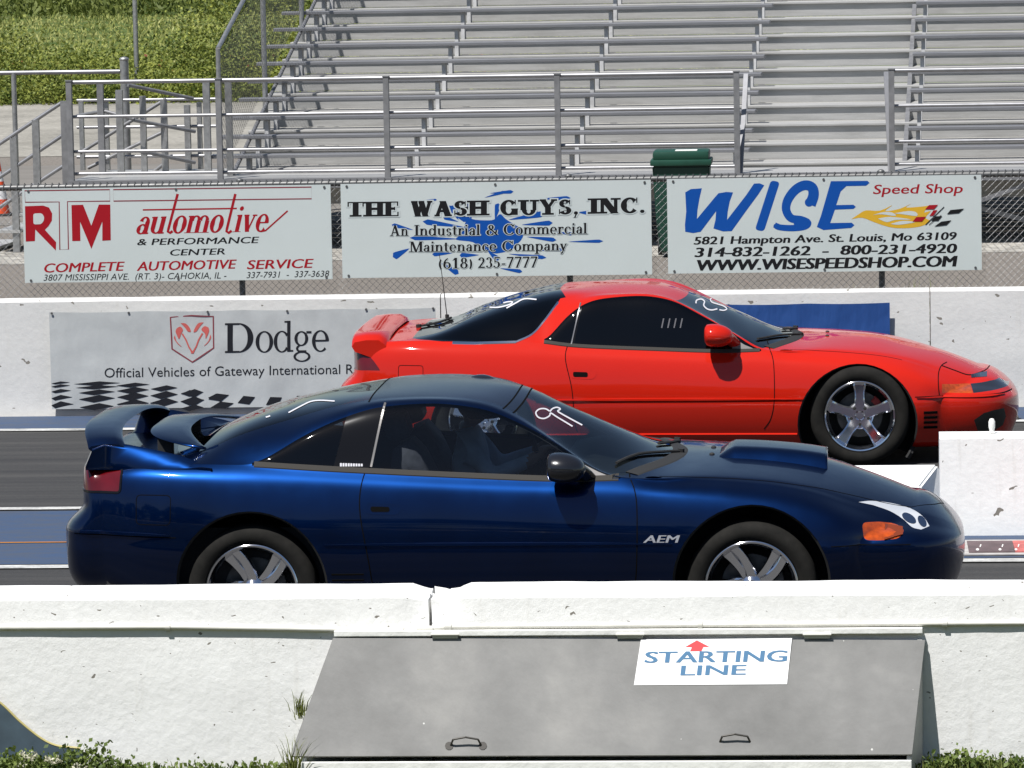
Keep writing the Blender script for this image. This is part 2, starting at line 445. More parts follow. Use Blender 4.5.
g.color(g.mix(.8, c, g.ramp(n2, [(.3, (.55, .55, .55)), (.7, (1.3, 1.3, 1.3))]), 'MULTIPLY')); g.bump(n2, .8, .08)
FIELD = g.m
g = NT('roadside_soil', .95, .2); v = g.mp(); g.color(g.ramp(g.noise(v, 9, 6), [(.3, (.045, .055, .018)), (.7, (.10, .10, .045))])); SOIL = g.m

def sheet(name, x0, x1, y0, y1, z, m, nx=1):
    vs = [(x, y, z) for x in np.linspace(x0, x1, nx + 1) for y in (y0, y1)]
    fs = [(2 * i, 2 * i + 2, 2 * i + 3, 2 * i + 1) for i in range(nx)]
    return tag(obj_pd(name, vs, fs, m), kind='structure')
sheet('ground', -1500, 1500, -60, 2500, 0, GRAVEL)
sheet('track', -120, 120, 18.2, 30.74, .004, ASPHALT)
sheet('track_blue_strip', -120, 120, 29.98, 30.735, .008, BLUE_P)
sheet('track_blue_strip', -120, 120, 23.55, 25.72, .008, BLUE_P)
sheet('lane_line', -120, 120, 29.82, 29.95, .012, LINE)
sheet('lane_line', -120, 120, 25.76, 25.87, .012, LINE)
sheet('lane_line', -120, 120, 23.38, 23.50, .012, LINE)
tag(obj_pd('orange_stripe', [(-40, 24.36, .012), (-1.0, 24.36, .012), (-1.0, 24.39, .012), (-40, 24.39, .012)], [(0, 1, 2, 3)], paint_on_ground('orange_stripe_paint', (.45, .17, .03), .4)), kind='structure')
sheet('grass_verge', -200, 200, -59, 18.0, .004, SOIL)
sheet('gravel_edge', -60, 60, 44.7, 46.6, .004, BRIGHT)
sheet('field', -400, 400, 85.0, 2400, .01, FIELD)
# service road across the lot
g = NT('lot_road', .9, .25); v = g.mp((.3, 1, 1)); g.color(g.ramp(g.noise(v, 2.0, 6), [(.3, (.135, .125, .112)), (.7, (.185, .172, .155))])); ROAD = g.m
sheet('service_road', -60, 60, 50.5, 63.0, .006, ROAD)
g = NT('pale_gravel', .95, .2); v = g.mp(); g.color(g.mix(.6, g.ramp(g.noise(v, .5, 5), [(.3, (.20, .19, .165)), (.7, (.30, .285, .25))]), g.ramp(g.noise(v, 9, 6, .8), [(.3, (.6, .6, .6)), (.7, (1.3, 1.3, 1.3))]), 'MULTIPLY')); g.bump(g.voro(v, 7), .7, .05)
sheet('gravel_bank', -60, 60, 65.5, 84.9, .006, g.m)

# ---- painted concrete
def concrete(name, col, dirt, pit_scale=9.0, pit=.115, chips=True, streak=.35, bump=.35):
    g = NT(name, .82, .25); v = g.mp()
    n1 = g.noise(v, 1.3, 5); n2 = g.noise(v, 22, 5, .65)
    c = g.mix(g.ramp(n1, [(.35, (0, 0, 0)), (.75, (streak, streak, streak))]), col, dirt)
    c = g.mix(.25, c, g.ramp(n2, [(.3, (.8, .8, .8)), (.7, (1.08, 1.08, 1.08))]), 'MULTIPLY')
    rn = g.noise(g.mp((9, 9, .8)), 1.6, 5, .6)      # rain and rust runs down the face
    c = g.mix(g.ramp(rn, [(.58, (0, 0, 0)), (.78, (.30, .30, .30))]), c, (.44, .41, .35))
    h = n2
    if chips:
        w = g.t.nodes.new('ShaderNodeVectorMath'); w.operation = 'ADD'
        nn = g.t.nodes.new('ShaderNodeTexNoise'); nn.inputs['Scale'].default_value = 14; g.L(v, nn.inputs['Vector'])
        sc = g.t.nodes.new('ShaderNodeVectorMath'); sc.operation = 'SCALE'; sc.inputs['Scale'].default_value = .10
        g.L(nn.outputs['Color'], sc.inputs[0]); g.L(v, w.inputs[0]); g.L(sc.outputs[0], w.inputs[1])
        mp = g.t.nodes.new('ShaderNodeMapping'); mp.inputs['Scale'].default_value = (.62, 1, 1.25); mp.inputs['Rotation'].default_value = (0, .45, 0)
        g.L(w.outputs[0], mp.inputs['Vector'])
        s2 = g.t.nodes.new('ShaderNodeSeparateXYZ'); g.L(mp.outputs[0], s2.inputs[0]); c2 = g.t.nodes.new('ShaderNodeCombineXYZ')
        g.L(s2.outputs[0], c2.inputs[0]); g.L(s2.outputs[2], c2.inputs[1]); flat_ = c2.outputs[0]
        d = g.voro(flat_, pit_scale, dim='2D')
        sep = g.t.nodes.new('ShaderNodeSeparateColor'); g.L(g.voro(flat_, pit_scale, 'Color', dim='2D'), sep.inputs[0])
        rnd = g.noise(v, 2.3, 3)
        thr = g.math('MULTIPLY', g.math('SUBTRACT', g.math('ADD', sep.outputs[0], g.math('MULTIPLY', rnd, .7)), .98), pit * 3)
        pm = g.math('LESS_THAN', d, thr)
        c = g.mix(pm, c, (.20, .185, .16))
        h = g.math('SUBTRACT', g.math('MULTIPLY', n2, .35), g.math('MULTIPLY', pm, .6))
    g.color(c); g.bump(h, bump, .02); return g.m
WALL_N = concrete('near_wall_paint', (.78, .78, .765), (.66, .655, .635), 17, .075, streak=.75, bump=.45)
WALL_F = concrete('far_wall_paint', (.61, .605, .585), (.50, .495, .475), 9, .10, streak=.6)
BLOCK_M = concrete('block_paint', (.80, .80, .78), (.68, .67, .63), 8, .10)

def wall_piece(name, x0, x1, prof, m, nx=160, jag=None, label=None, cat='wall', group=None, amp=.004):
    """barrier: profile (y, z) swept along x with a slightly uneven face; jag(x, y, z) -> offset for broken edges"""
    P = []
    for a, b in zip(prof, prof[1:] + prof[:1]):
        n = max(1, int(math.dist(a, b) / .05)); P += [(a[0] + (b[0] - a[0]) * k / n, a[1] + (b[1] - a[1]) * k / n) for k in range(n)]
    xs = np.linspace(x0, x1, nx + 1); vs = []; m_ = len(P)
    from mathutils import noise as mn
    for x in xs:
        for y, z in P:
            o = mn.noise(Vector((x * 1.7, y * 5, z * 4))) * amp + mn.noise(Vector((x * 7, y * 9, z * 9))) * amp * .4
            p = Vector((x, y + o, max(0, z + (o if z > .1 else 0))))
            if jag: p += Vector(jag(x, y, z))
            vs.append(p)
    fs = [(i * m_ + j, (i + 1) * m_ + j, (i + 1) * m_ + (j + 1) % m_, i * m_ + (j + 1) % m_) for i in range(nx) for j in range(m_)]
    fs += [tuple(range(m_))[::-1], tuple(nx * m_ + j for j in range(m_))]
    bm = bmesh.new(); me = D.meshes.new(name); me.from_pydata([tuple(q) for q in vs], [], fs); bm.from_mesh(me); D.meshes.remove(me)
    o = obj_bm(name, bm, m, smooth=True, angle=30)
    if label: tag(o, label, cat, group)
    return o
# ---- near wall: two lengths that meet at a chipped joint
NY = 17.77; NZ = .757
jx = on_y(430, 600, NY).x
from mathutils import noise as _mn
def jag_near(x, y, z):
    d = abs(x - (jx + .03)); w = max(0, 1 - d / .13)
    if z < NZ - .16 or w <= 0: return (0, 0, 0)
    n = _mn.noise(Vector((x * 22, y * 16, z * 14))); k = w * max(0, (z - NZ + .16) / .16)
    return (n * .02 * k, (.055 + n * .05) * k if y < NY + .1 else 0, -(.032 + n * .045) * k)
profN = [(NY - .004, 0), (NY, .60), (NY + .012, NZ - .02), (NY + .03, NZ), (NY + .29, NZ + .002), (NY + .31, NZ - .03), (NY + .33, 0)]
NG = 'lengths of the near white concrete wall'
wall_piece('concrete_wall', -9.0, jx - .006, profN, WALL_N, 150, jag_near, 'white painted concrete wall along the track, length left of the chipped joint', 'wall', NG)
wall_piece('concrete_wall', jx + .006, 7.0, profN, WALL_N, 240, jag_near, 'white painted concrete wall behind the starting line box, length right of the chipped joint', 'wall', NG)
# ---- far wall
FY = 30.79; FZ = .868
profF = [(FY, 0), (FY + .01, .10), (FY + .03, FZ - .02), (FY + .045, FZ), (FY + .16, FZ), (FY + .18, FZ - .03), (FY + .20, 0)]
f1 = on_y(440, 300, FY).x; f2 = on_y(930, 300, FY).x
FG = 'lengths of the far white concrete wall'
for a, b, lb in ((-14, f1 - .004, 'dirty white concrete wall behind the banner with the ram emblem'), (f1 + .004, f2 - .004, 'dirty white concrete wall behind the red car, carrying the blue banner'), (f2 + .004, 9, 'dirty white concrete wall beyond the red nose, right of the joint')):
    wall_piece('concrete_wall', a, b, profF, WALL_F, int((b - a) * 14), None, lb, 'wall', FG)
# a grey footing strip shows under the far wall
# ---- pipe along the near wall
PIPE = mat('painted_pipe', (.56, .55, .50), .6, noise=(20, .08))
pr_ = thing('conduit_pipe', (0, NY, .64), 'thin cream painted conduit pipe clipped along the near white wall', 'pipe')
pz = lambda px, py: on_y(px, py, NY - .007)
pts = [pz(-60, 628), pz(170, 627), pz(300, 629), pz(405, 631)]
pts2 = [pz(405, 631), pz(450, 627), pz(640, 625.5), pz(830, 624.5), pz(1100, 622.5)]
b = bmesh.new()
for p, q in zip(pts[:-1], pts[1:]): b_tube(b, p - pr_.location, q - pr_.location, .0105, 10)
for p, q in zip(pts2[:-1], pts2[1:]): b_tube(b, p - pr_.location, q - pr_.location, .0095, 10)
obj_bm('pipe', b, PIPE, pr_, smooth=True, angle=50)
for px, py, l in ((168, 627, .02), (398, 630.5, .05), (425, 629, .07), (448, 627, .03), (700, 625, .02), (945, 623.5, .02)):
    b = bmesh.new(); c = pz(px, py) - pr_.location; b_tube(b, c - Vector((l / 2, 0, 0)), c + Vector((l / 2, 0, 0)), .0145, 12); b_box(b, c.x - .008, c.x + .008, c.y, .012, c.z - .022, c.z - .010)
    obj_bm('pipe_clip', b, PIPE, pr_, smooth=True, angle=40)

# ---- the plywood box against the near wall
PLY = NT('grey_plywood', .8, .3); v = PLY.mp(); n1 = PLY.noise(v, 2.2, 6, .6); n2 = PLY.noise(PLY.mp((1, 1.6, 1.6)), 7, 8, .75); n3 = PLY.noise(v, 70, 3)
c = PLY.ramp(n1, [(.3, (.165, .164, .158)), (.52, (.215, .213, .206)), (.72, (.275, .27, .258))])
c = PLY.mix(.35, c, PLY.ramp(n2, [(.3, (.75, .75, .75)), (.75, (1.25, 1.25, 1.25))]), 'MULTIPLY')
sp = PLY.math('LESS_THAN', PLY.voro(v, 7), .035); PLY.color(PLY.mix(sp, c, (.55, .55, .52))); PLY.bump(n3, .15, .004)
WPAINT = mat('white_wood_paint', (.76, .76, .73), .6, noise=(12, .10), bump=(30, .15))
tl, tr = on_y(333, 638, NY - .03), on_y(925, 640, NY - .03)
BZ = .105
bl, br = on_z(290, 756, BZ), on_z(912, 754.5, BZ)
by = (bl.y + br.y) / 2; bl.y = by; br.y = by
box = thing('storage_box', (0, NY - .25, 0), 'low white wooden box with a sloping grey hinged lid against the near wall', 'box')
bo = box.location
nl = (tr - tl).cross(bl - tl).normalized(); nl = nl if nl.z > 0 else -nl
def quad_slab(name, q, n, th, m, parent):
    bm = bmesh.new(); a = [bm.verts.new(p) for p in q]; d = [bm.verts.new(Vector(p) - n * th) for p in q]
    bm.faces.new(a); bm.faces.new(d[::-1])
    for i in range(4): bm.faces.new((a[i], a[(i + 1) % 4], d[(i + 1) % 4], d[i]))
    return obj_bm(name, bm, m, parent)
lid = quad_slab('lid', [p - bo for p in (tl, tr, br, bl)], nl, .019, PLY.m, box)
bm = bmesh.new()      # carcass: sides follow the lid's slope
ins = .012
L0, L1, R0, R1 = tl.x + ins, bl.x + ins + .03, tr.x - ins, br.x - ins + .01
zt, zb_ = tl.z - .022, BZ - .022
def wedge(x_top, x_bot, w):
    a = [(x_top, NY - .012, 0), (x_bot, by + .015, 0), (x_bot, by + .015, zb_), (x_top, NY - .03, zt), (x_top, NY - .012, zt)]
    q = [bm.verts.new(Vector(p) - bo) for p in a]; r = [bm.verts.new(Vector((p[0] + w, p[1], p[2])) - bo) for p in a]
    bm.faces.new(q); bm.faces.new(r[::-1])
    for i in range(5): bm.faces.new((q[i], q[(i + 1) % 5], r[(i + 1) % 5], r[i]))
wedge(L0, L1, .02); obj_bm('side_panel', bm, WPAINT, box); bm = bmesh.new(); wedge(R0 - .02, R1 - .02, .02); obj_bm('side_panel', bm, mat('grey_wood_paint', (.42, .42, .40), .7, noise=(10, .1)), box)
bm = bmesh.new(); b_box(bm, L1 - bo.x, R1 - bo.x, by - bo.y - .004, by - bo.y + .014, .0, BZ - .026, .003); obj_bm('front_board', bm, WPAINT, box)
bm = bmesh.new(); b_box(bm, tl.x - bo.x + .005, tr.x - bo.x - .01, NY - .034 - bo.y, NY - .006 - bo.y, tl.z + .006, tl.z + .030, .003); obj_bm('top_batten', bm, WPAINT, box)
for px in (445, 630, 817):
    bm = bmesh.new(); p = on_y(px, 634.5, NY - .040) - bo; b_box(bm, p.x - .055, p.x + .055, p.y + .002, p.y + .02, p.z - .018, p.z + .006, .003); b_tube(bm, p + Vector((-.06, -.002, .0)), p + Vector((.06, -.002, 0)), .006, 8)
    obj_bm('hinge', bm, PIPE, box)
on_lid = lambda px, py: on_pl(px, py, tl, nl)
HAND = mat('dull_steel', (.07, .066, .06), .5, .6)
for px, py in ((466, 746), (735, 743)):
    bm = bmesh.new(); c = on_lid(px, py) - bo; w = .066; uy = (nl.cross(Vector((1, 0, 0)))).normalized(); uy = uy if uy.z > 0 else -uy
    arc = [c + Vector((-w, 0, 0)), c + Vector((-w * .8, 0, 0)) + nl * .028 + uy * .022, c + Vector((0, 0, 0)) + nl * .034 + uy * .030, c + Vector((w * .8, 0, 0)) + nl * .028 + uy * .022, c + Vector((w, 0, 0))]
    for p, q in zip(arc[:-1], arc[1:]): b_tube(bm, p, q, .0042, 8)
    for s in (-1, 1):
        p = c + Vector((s * w * 1.08, 0, 0)); b_tube(bm, p, p + nl * .005, .018, 10)
    obj_bm('handle', bm, HAND, box, smooth=True, angle=50)
# sign on the lid
SIGN_W = mat('sign_white', (.66, .68, .675), .45, noise=(5, .03))
SIGN_D = NT('starting_sign_white', .5, .4); v = SIGN_D.mp(); SIGN_D.color(SIGN_D.mix(SIGN_D.ramp(SIGN_D.noise(v, 14, 6, .7), [(.55, (0, 0, 0)), (.8, (.5, .5, .5))]), (.80, .80, .79), (.50, .49, .46)))
q = [on_lid(*p) for p in ((641, 640), (792, 638.5), (787, 684.5), (634, 685.5))]
sg_o = thing('direction_sign', tuple(q[3]), 'small white plate reading STARTING LINE with a red arrow on the grey lid', 'sign')
so = Vector(q[3])
quad_slab('plate', [p + nl * .006 - so for p in q], nl, .005, SIGN_D.m, sg_o)
sx = (q[2] - q[3]).normalized(); sy = (q[0] - q[3]).normalized(); SW = (q[2] - q[3]).length; SH = (q[0] - q[3]).length
def lid_art(A, name, m):
    def place(px, py, l): return on_lid(px, py) + nl * (.006 + l) - so
    return A.lay(name, m, place, sg_o)
def px_text(body, x0, yb0, x1, yb1, cap, bold=.0, slant=0.0, spacing=1.0):
    """sans lettering in photo coordinates along a baseline (x0,yb0)-(x1,yb1) with capital height cap"""
    v, f = text_mesh(body, 0.0, spacing); a, b_ = v[:, 0].min(), v[:, 0].max(); A = Art()
    n = 1 if bold <= .012 else (3 if bold < .05 else 5)
    for k in range(n):                              # heavier weights: the same outline struck again a little to the side
        o = 0 if n == 1 else (k / (n - 1) - .5) * bold * 2.6 * cap
        P = [(x0 + o + (x1 - x0) * (x - a) / (b_ - a) + slant * y * cap, yb0 + (yb1 - yb0) * (x - a) / (b_ - a) - y * cap) for x, y in v]
        for q_ in f: A.poly([P[i] for i in q_], lift=1 + k)
    return A
SBLUE = mat('sign_blue', (.075, .175, .30), .6, spec=.2); SRED = mat('sign_red', (.60, .035, .04), .5)
A = px_text('STARTING', 645, 663.2, 786, 661.8, 11.0, .055, .12); lid_art(A, 'lettering', SBLUE)
A = px_text('LINE', 681, 675.8, 745, 675.0, 9.8, .055, .12); lid_art(A, 'lettering', SBLUE)
A = Art(); A.poly([(685, 647.5), (697, 640.6), (709.5, 647.3), (703.5, 647.4), (701.5, 651.5), (690, 651.7), (692, 647.6)]); lid_art(A, 'arrow', SRED)

# ---- white block between the lanes, and the low kerb block behind it
kx0, kx1 = on_y(940, 480, 24.39).x, 3.4
bt = on_y(960, 436, 24.39).z
profB = [(24.39, 0), (24.41, bt - .02), (24.43, bt), (24.60, bt), (24.62, bt - .03), (24.64, 0)]
wall_piece('concrete_block', kx0, kx1, profB, BLOCK_M, 60, None, 'tall white concrete block standing between the two lanes, right of the blue nose', 'barrier', None, .003)
bm = bmesh.new(); p = on_y(992, 425, 24.47)
b_lathe(bm, [(.0001, .085), (.012, .082), (.019, .065), (.019, .035), (.013, .012), (.022, .004), (.022, 0)], 16, 'z')
tag(obj_bm('cap_knob', bm, mat('white_plastic', (.78, .78, .74), .4), smooth=True, angle=45, loc=(p.x, 24.5, bt + .003)), 'small white knob standing on top of the tall concrete block', 'knob')
# low block: its right end slopes down
w0 = on_z(850, 490, .0).x
yA, yB = 25.2, 26.0
zA = on_y(880, 465, yB).z
xe = on_y(937, 463, yB).x; xe0 = on_y(921, 492, yA).x
bm = bmesh.new()
q = [(-.9, yA, 0), (xe0 + .05, yA, 0), (xe0, yA, zA - .02), (-.9, yA, zA - .02), (-.9, yB, 0), (xe + .10, yB, 0), (xe, yB, zA), (-.9, yB, zA)]
vv = [bm.verts.new(p) for p in q]
for f in ((0, 1, 2, 3), (4, 7, 6, 5), (3, 2, 6, 7), (1, 5, 6, 2), (0, 3, 7, 4)): bm.faces.new([vv[i] for i in f])
bmesh.ops.bevel(bm, geom=list(bm.edges), offset=.012, segments=2, affect='EDGES')
tag(obj_bm('kerb_block', bm, BLOCK_M), 'low white concrete block with a cut end behind the blue bonnet', 'barrier')
# timing strip lying on the ground beside the block
tm = thing('timing_strip', (1.0, 24.0, .012), 'flat dark plate with white marks and a red end, beside the tall concrete block', 'plate')
p0, p1 = on_z(975, 541.5, .02), on_z(969, 552.5, .02); p2 = on_z(1012, 541, .02).x
def flat(name, x0, x1, y0, y1, z0, z1, m):
    bm = bmesh.new(); b_box(bm, x0 - 1.0, x1 - 1.0, y0 - 24.0, y1 - 24.0, z0 - .012, z1 - .012); return obj_bm(name, bm, m, tm)
flat('frame', p1.x - .12, 2.6, p1.y - .06, p0.y + .08, .012, .018, mat('worn_grey_paint', (.36, .345, .33), .8, noise=(15, .2)))
flat('dark_panel', p1.x, p2, p1.y, p0.y, .018, .024, mat('dark_red_panel', (.085, .055, .058), .6, noise=(8, .3)))
flat('red_panel', p2 + .002, 2.4, p1.y, p0.y, .018, .024, mat('worn_red_panel', (.42, .10, .09), .6, noise=(14, .3)))
A = Art()
for x_, y_, r_ in ((977.5, 549.5, 1.5), (1000, 549.5, 1.4), (1016, 549.5, 1.3)): A.ellipse(x_, y_, r_, r_ * .7)
for x_ in (980, 1002, 1018): A.stroke([(x_, 547), (x_ + 1.0, 544.5)], 1.0)
A.lay('marks', MATS['white_plastic'], lambda px, py, l: on_z(px, py, .0245) + Vector((0, 0, l)) - Vector(tm.location), tm)
# staging beam box in the far lane
bp = on_z(1010, 421, 0)
tm2 = thing('beam_sensor', (bp.x, bp.y, .004), 'small round white sensor on a dark foot beyond the red nose', 'sensor')
bm = bmesh.new(); b_tube(bm, (0, -.02, .075), (0, .06, .075), .058, 20); obj_bm('housing', bm, MATS['white_plastic'], tm2, smooth=True, angle=40)
bm = bmesh.new(); b_box(bm, -.06, .06, -.03, .07, 0, .03, .004); obj_bm('foot', bm, HAND, tm2)

# ---- chain-link fence with its three sign boards
SY = 32.95
GALV = mat('galvanised', (.36, .36, .355), .42, .75, noise=(18, .18)); GALV_D = mat('weathered_steel', (.13, .13, .128), .5, .6, noise=(14, .25))
fence = thing('chain_link_fence', (0, SY + .03, 0), 'chain-link fence carrying the three sign boards behind the far wall', 'fence')
fo = fence.location
def fence_mesh(w0, w1, h0, h1, place, pitch=.055, r=.0016):
    """woven diamonds as thin prisms; place(u, v, front) -> point"""
    vs = []; fs = []
    H = h1 - h0
    def seg(a, b):
        n = len(vs); a = Vector(a); b = Vector(b)
        d = (b - a).normalized(); s = d.cross(Vector((0, 1, 0))).normalized() * r; t = Vector((0, r, 0))
        for p in (a, b): vs.extend([p + s, p - s * .5 + t, p - s * .5 - t])
        for i in range(3): fs.append((n + i, n + (i + 1) % 3, n + 3 + (i + 1) % 3, n + 3 + i))
    for sgn in (1, -1):
        k0 = int((w0 - H) / pitch) - 1; k1 = int((w1 + H) / pitch) + 1
        for k in range(k0, k1):
            u0 = k * pitch; a = (u0, 0); b = (u0 + sgn * H, H)
            t0 = 0; t1 = 1
            for lo, hi in ((w0, w1),):
                d = sgn * H
                ta, tb = (lo - u0) / d, (hi - u0) / d
                if ta > tb: ta, tb = tb, ta
                t0, t1 = max(t0, ta), min(t1, tb)
            if t1 - t0 < .01: continue
            seg(place(u0 + sgn * H * t0, h0 + H * t0, sgn), place(u0 + sgn * H * t1, h0 + H * t1, sgn))
    return vs, fs
top_z = lambda px, py: on_y(px, py, SY + .03).z
rz = (top_z(20, 186.5) + top_z(1000, 177)) / 2
vs, fs = fence_mesh(-9.5, 3.8, .02, rz, lambda u, v_, s: Vector((u, .002 * s, v_)))
obj_pd('chain_link', vs, fs, GALV, fence)
bm = bmesh.new(); b_tube(bm, (-9.5, .02, rz + .005), (3.8, .02, rz + .005), .024, 12); obj_bm('top_rail', bm, GALV_D, fence, smooth=True, angle=50)
bm = bmesh.new()                                   # knuckled wire ends stand just above the rail
for u in np.arange(-9.5, 3.8, .055):
    b_tube(bm, (u, -.01, rz - .02), (u + .012, .0, rz + .042), .0028, 4); b_tube(bm, (u + .012, .0, rz + .042), (u + .03, .012, rz + .01), .0028, 4)
obj_bm('wire_ends', bm, GALV_D, fence)
for px in (-110, 242, 570, 882, 1200):
    x = on_y(px, 284, SY + .06).x
    bm = bmesh.new(); b_tube(bm, (x, .05, 0), (x, .05, rz + .03), .024, 10); b_tube(bm, (x, .05, rz - .02), (x, -.01, rz - .02), .012, 6); b_ball(bm, (x, .05, rz + .035), .03, .03, .02, 10, 6); obj_bm('post', bm, GALV_D, fence, smooth=True, angle=50)

SIGN_M = NT('sign_board_white', .42, .45); v = SIGN_M.mp(); SIGN_M.color(SIGN_M.mix(SIGN_M.ramp(SIGN_M.noise(v, 2.5, 5), [(.4, (0, 0, 0)), (.8, (.5, .5, .5))]), (.50, .545, .535), (.455, .495, .48)))
S_RED = mat('sign_letter_red', (.30, .005, .012), .6, spec=.2); S_BLACK = mat('sign_letter_black', (.008, .008, .009), .6, spec=.2); S_BLUE = mat('sign_letter_blue', (.002, .062, .30), .6, spec=.2)
S_YEL = mat('sign_letter_yellow', (.58, .34, .025), .6, spec=.2); S_OUT = mat('sign_outline_maroon', (.20, .02, .03), .5); S_WHITE = mat('sign_halo_white', (.48, .53, .525), .45)
def board(q, label):
    P = [on_y(px, py, SY - .02) for px, py in q]
    x0, x1 = (P[0].x + P[3].x) / 2, (P[1].x + P[2].x) / 2; zt_, zb2 = (P[0].z + P[1].z) / 2, (P[2].z + P[3].z) / 2
    t = thing('sign_board', (x0, SY - .02, zb2), label, 'sign', 'sponsor sign boards on the chain-link fence')
    bm = bmesh.new(); b_box(bm, 0, x1 - x0, 0, .010, 0, zt_ - zb2); obj_bm('panel', bm, SIGN_M.m, t)
    for fx in (.02, .5, .98):
        for fz in (.025, .975):
            bm = bmesh.new(); c = Vector(((x1 - x0) * fx, -.001, (zt_ - zb2) * fz)); b_tube(bm, c, c + Vector((0, -.004, 0)), .010, 8); obj_bm('tie_bolt', bm, GALV_D, t)
    return t
def on_board(t, A, name, m, parent=None, base=.0008):
    o = Vector(t.location)
    return A.lay(name, m, lambda px, py, l: on_y(px, py, SY - .02 - l) - o, parent or t, base=base, dz=.00003)
def roman_px(body, x0, yb0, x1, yb1, cap, **kw):
    A, w = roman(body, **kw)
    A.p = [[(x0 + (x1 - x0) * x / w, yb0 + (yb1 - yb0) * x / w - y * cap) for x, y in q] for q in A.p]
    return A

# board 1
s1 = board([(23, 188.5), (331, 185), (332, 279), (24, 283)], 'white sign board in red and black lettering reading RTM automotive, leftmost on the fence')
zz = lambda pts: [(10 + x / 6.024, 175 + y / 6.024) for x, y in pts]
A = Art()
A.poly(zz([(90, 188), (200, 184), (235, 196), (254, 232), (252, 275), (232, 308), (210, 330), (278, 405), (276, 455), (152, 328), (150, 398), (95, 401)])); on_board(s1, A, 'letter', S_RED)
A = Art(); A.poly(zz(rounded([(140, 232), (190, 230), (206, 250), (204, 275), (188, 296), (141, 298)], 14))); on_board(s1, A, 'letter_counter', SIGN_M.m, base=.0016)
A = Art()
A.poly(zz([(370, 181), (440, 179), (490, 305), (490, 445), (422, 282), (424, 397), (375, 398)])); A.poly(zz([(490, 305), (535, 178), (604, 178), (607, 393), (556, 396), (556, 280), (490, 445)])); on_board(s1, A, 'letter', S_RED)
A = Art(); A.stroke(zz([(88, 95), (600, 88), (602, 157), (346, 160), (352, 448), (300, 450), (296, 162), (92, 164)]), 1.1, close=True)
z2 = lambda pts: [(150 + x / 5.39, 175 + y / 5.39) for x, y in pts]
A.stroke([zz([(622, 88)])[0]] + z2([(870, 65), (871, 128)]) + [zz([(624, 157)])[0]], 1.1, close=True); on_board(s1, A, 'outline', S_OUT)
A = roman_px('au', 135.0, 234.3, 163.5, 233.6, 26, thick=.20, thin=.05, serif=.02, gap=.0, slant=.26); on_board(s1, A, 'lettering', S_RED)
A = roman_px('omo', 171.0, 233.3, 221.5, 232.2, 26, thick=.20, thin=.05, serif=.02, gap=.02, slant=.26); on_board(s1, A, 'lettering', S_RED)
A = roman_px('ive', 233.5, 232.0, 266.5, 231.4, 26, thick=.20, thin=.05, serif=.02, gap=.04, slant=.26); on_board(s1, A, 'lettering', S_RED)
A = Art()
A.stroke(z2([(149, 102), (100, 288), (96, 305), (108, 312), (122, 302)]), 2.6); A.stroke(z2([(460, 102), (415, 288), (412, 303), (424, 312), (440, 300)]), 2.6)
A.stroke(zz([(800, 210)]) + z2([(468, 180)]), 1.4); A.stroke(z2([(595, 305), (622, 300), (742, 193)]), 1.5)
on_board(s1, A, 'lettering', S_RED)
for body, x0, y0, x1, y1, cap, m, bo_, sl in (
        ('& PERFORMANCE', 137, 245.2, 257.5, 243, 6.3, S_BLACK, .03, .25), ('CENTER', 169.5, 255.6, 225, 254.3, 6.1, S_BLACK, .03, .25),
        ('COMPLETE', 43.5, 272.6, 122.5, 270.6, 9.0, S_RED, .03, .22), ('AUTOMOTIVE', 137, 270.8, 234.5, 268.5, 9.0, S_RED, .03, .22), ('SERVICE', 247, 269.2, 311.5, 267.7, 8.9, S_RED, .03, .22),
        ('3807 MISSISSIPPI AVE.  (RT. 3)- CAHOKIA, IL -', 43.5, 280.8, 226, 278.4, 6.2, S_BLACK, .01, .2), ('337-7931  -  337-3638', 246.5, 278.2, 328.5, 276.6, 6.1, S_BLACK, .01, .2)):
    on_board(s1, px_text(body, x0, y0, x1, y1, cap, bo_, sl), 'lettering', m)

# board 2
s2 = board([(340, 183), (650, 181), (653, 274), (343, 278.5)], 'white sign board with a blue splash reading THE WASH GUYS, middle one on the fence')
z3 = lambda pts: [(340 + x / 6.4, 175 + y / 6.4) for x, y in pts]; z4 = lambda pts: [(490 + x / 6.024, 175 + y / 6.024) for x, y in pts]
A = Art()
sx_, sy_ = 498, 236
def drop(x0, y0, x1, y1, w):                       # teardrop: narrow at the first point
    n = 9; d = Vector((x1 - x0, y1 - y0)); l = d.length; d.normalize(); s = Vector((-d.y, d.x)); L_ = []; R_ = []
    for i in range(n + 1):
        t = i / n; ww = w * (t ** .8) * (1 if t < .82 else max(0, 1 - ((t - .82) / .18) ** 2) ** .5)
        p = Vector((x0, y0)) + d * l * t; L_.append(tuple(p + s * ww / 2)); R_.append(tuple(p - s * ww / 2))
    A.poly(L_ + R_[::-1])
A.poly(spline2(z3([(820, 270), (860, 285), (930, 290), (985, 285), (1024, 250)]) + z4([(95, 265), (150, 300), (200, 330), (195, 380), (160, 420), (120, 455), (60, 470)]) + z3([(985, 500), (900, 470), (850, 430), (745, 415), (760, 390), (790, 350), (800, 310), (820, 270)]), 4))
A.poly(z3([(700, 200), (740, 190), (760, 260), (830, 280), (820, 170), (830, 300), (790, 300), (720, 250)]))
for a in (((800, 335), (528, 297), 6.5), ((770, 410), (445, 402), 5.4), ((760, 300), (660, 270), 4.5), ((470, 352), (330, 318), 4.8), ((445, 470), (338, 525), 8.5), ((720, 500), (590, 508), 5.0), ((890, 512), (765, 514), 5.8), ((640, 560), (760, 632), 6.6), ((945, 485), (1015, 545), 7), ((840, 300), (828, 168), 5), ((760, 290), (700, 195), 6)):
    drop(*z3([a[0]])[0], *z3([a[1]])[0], a[2])
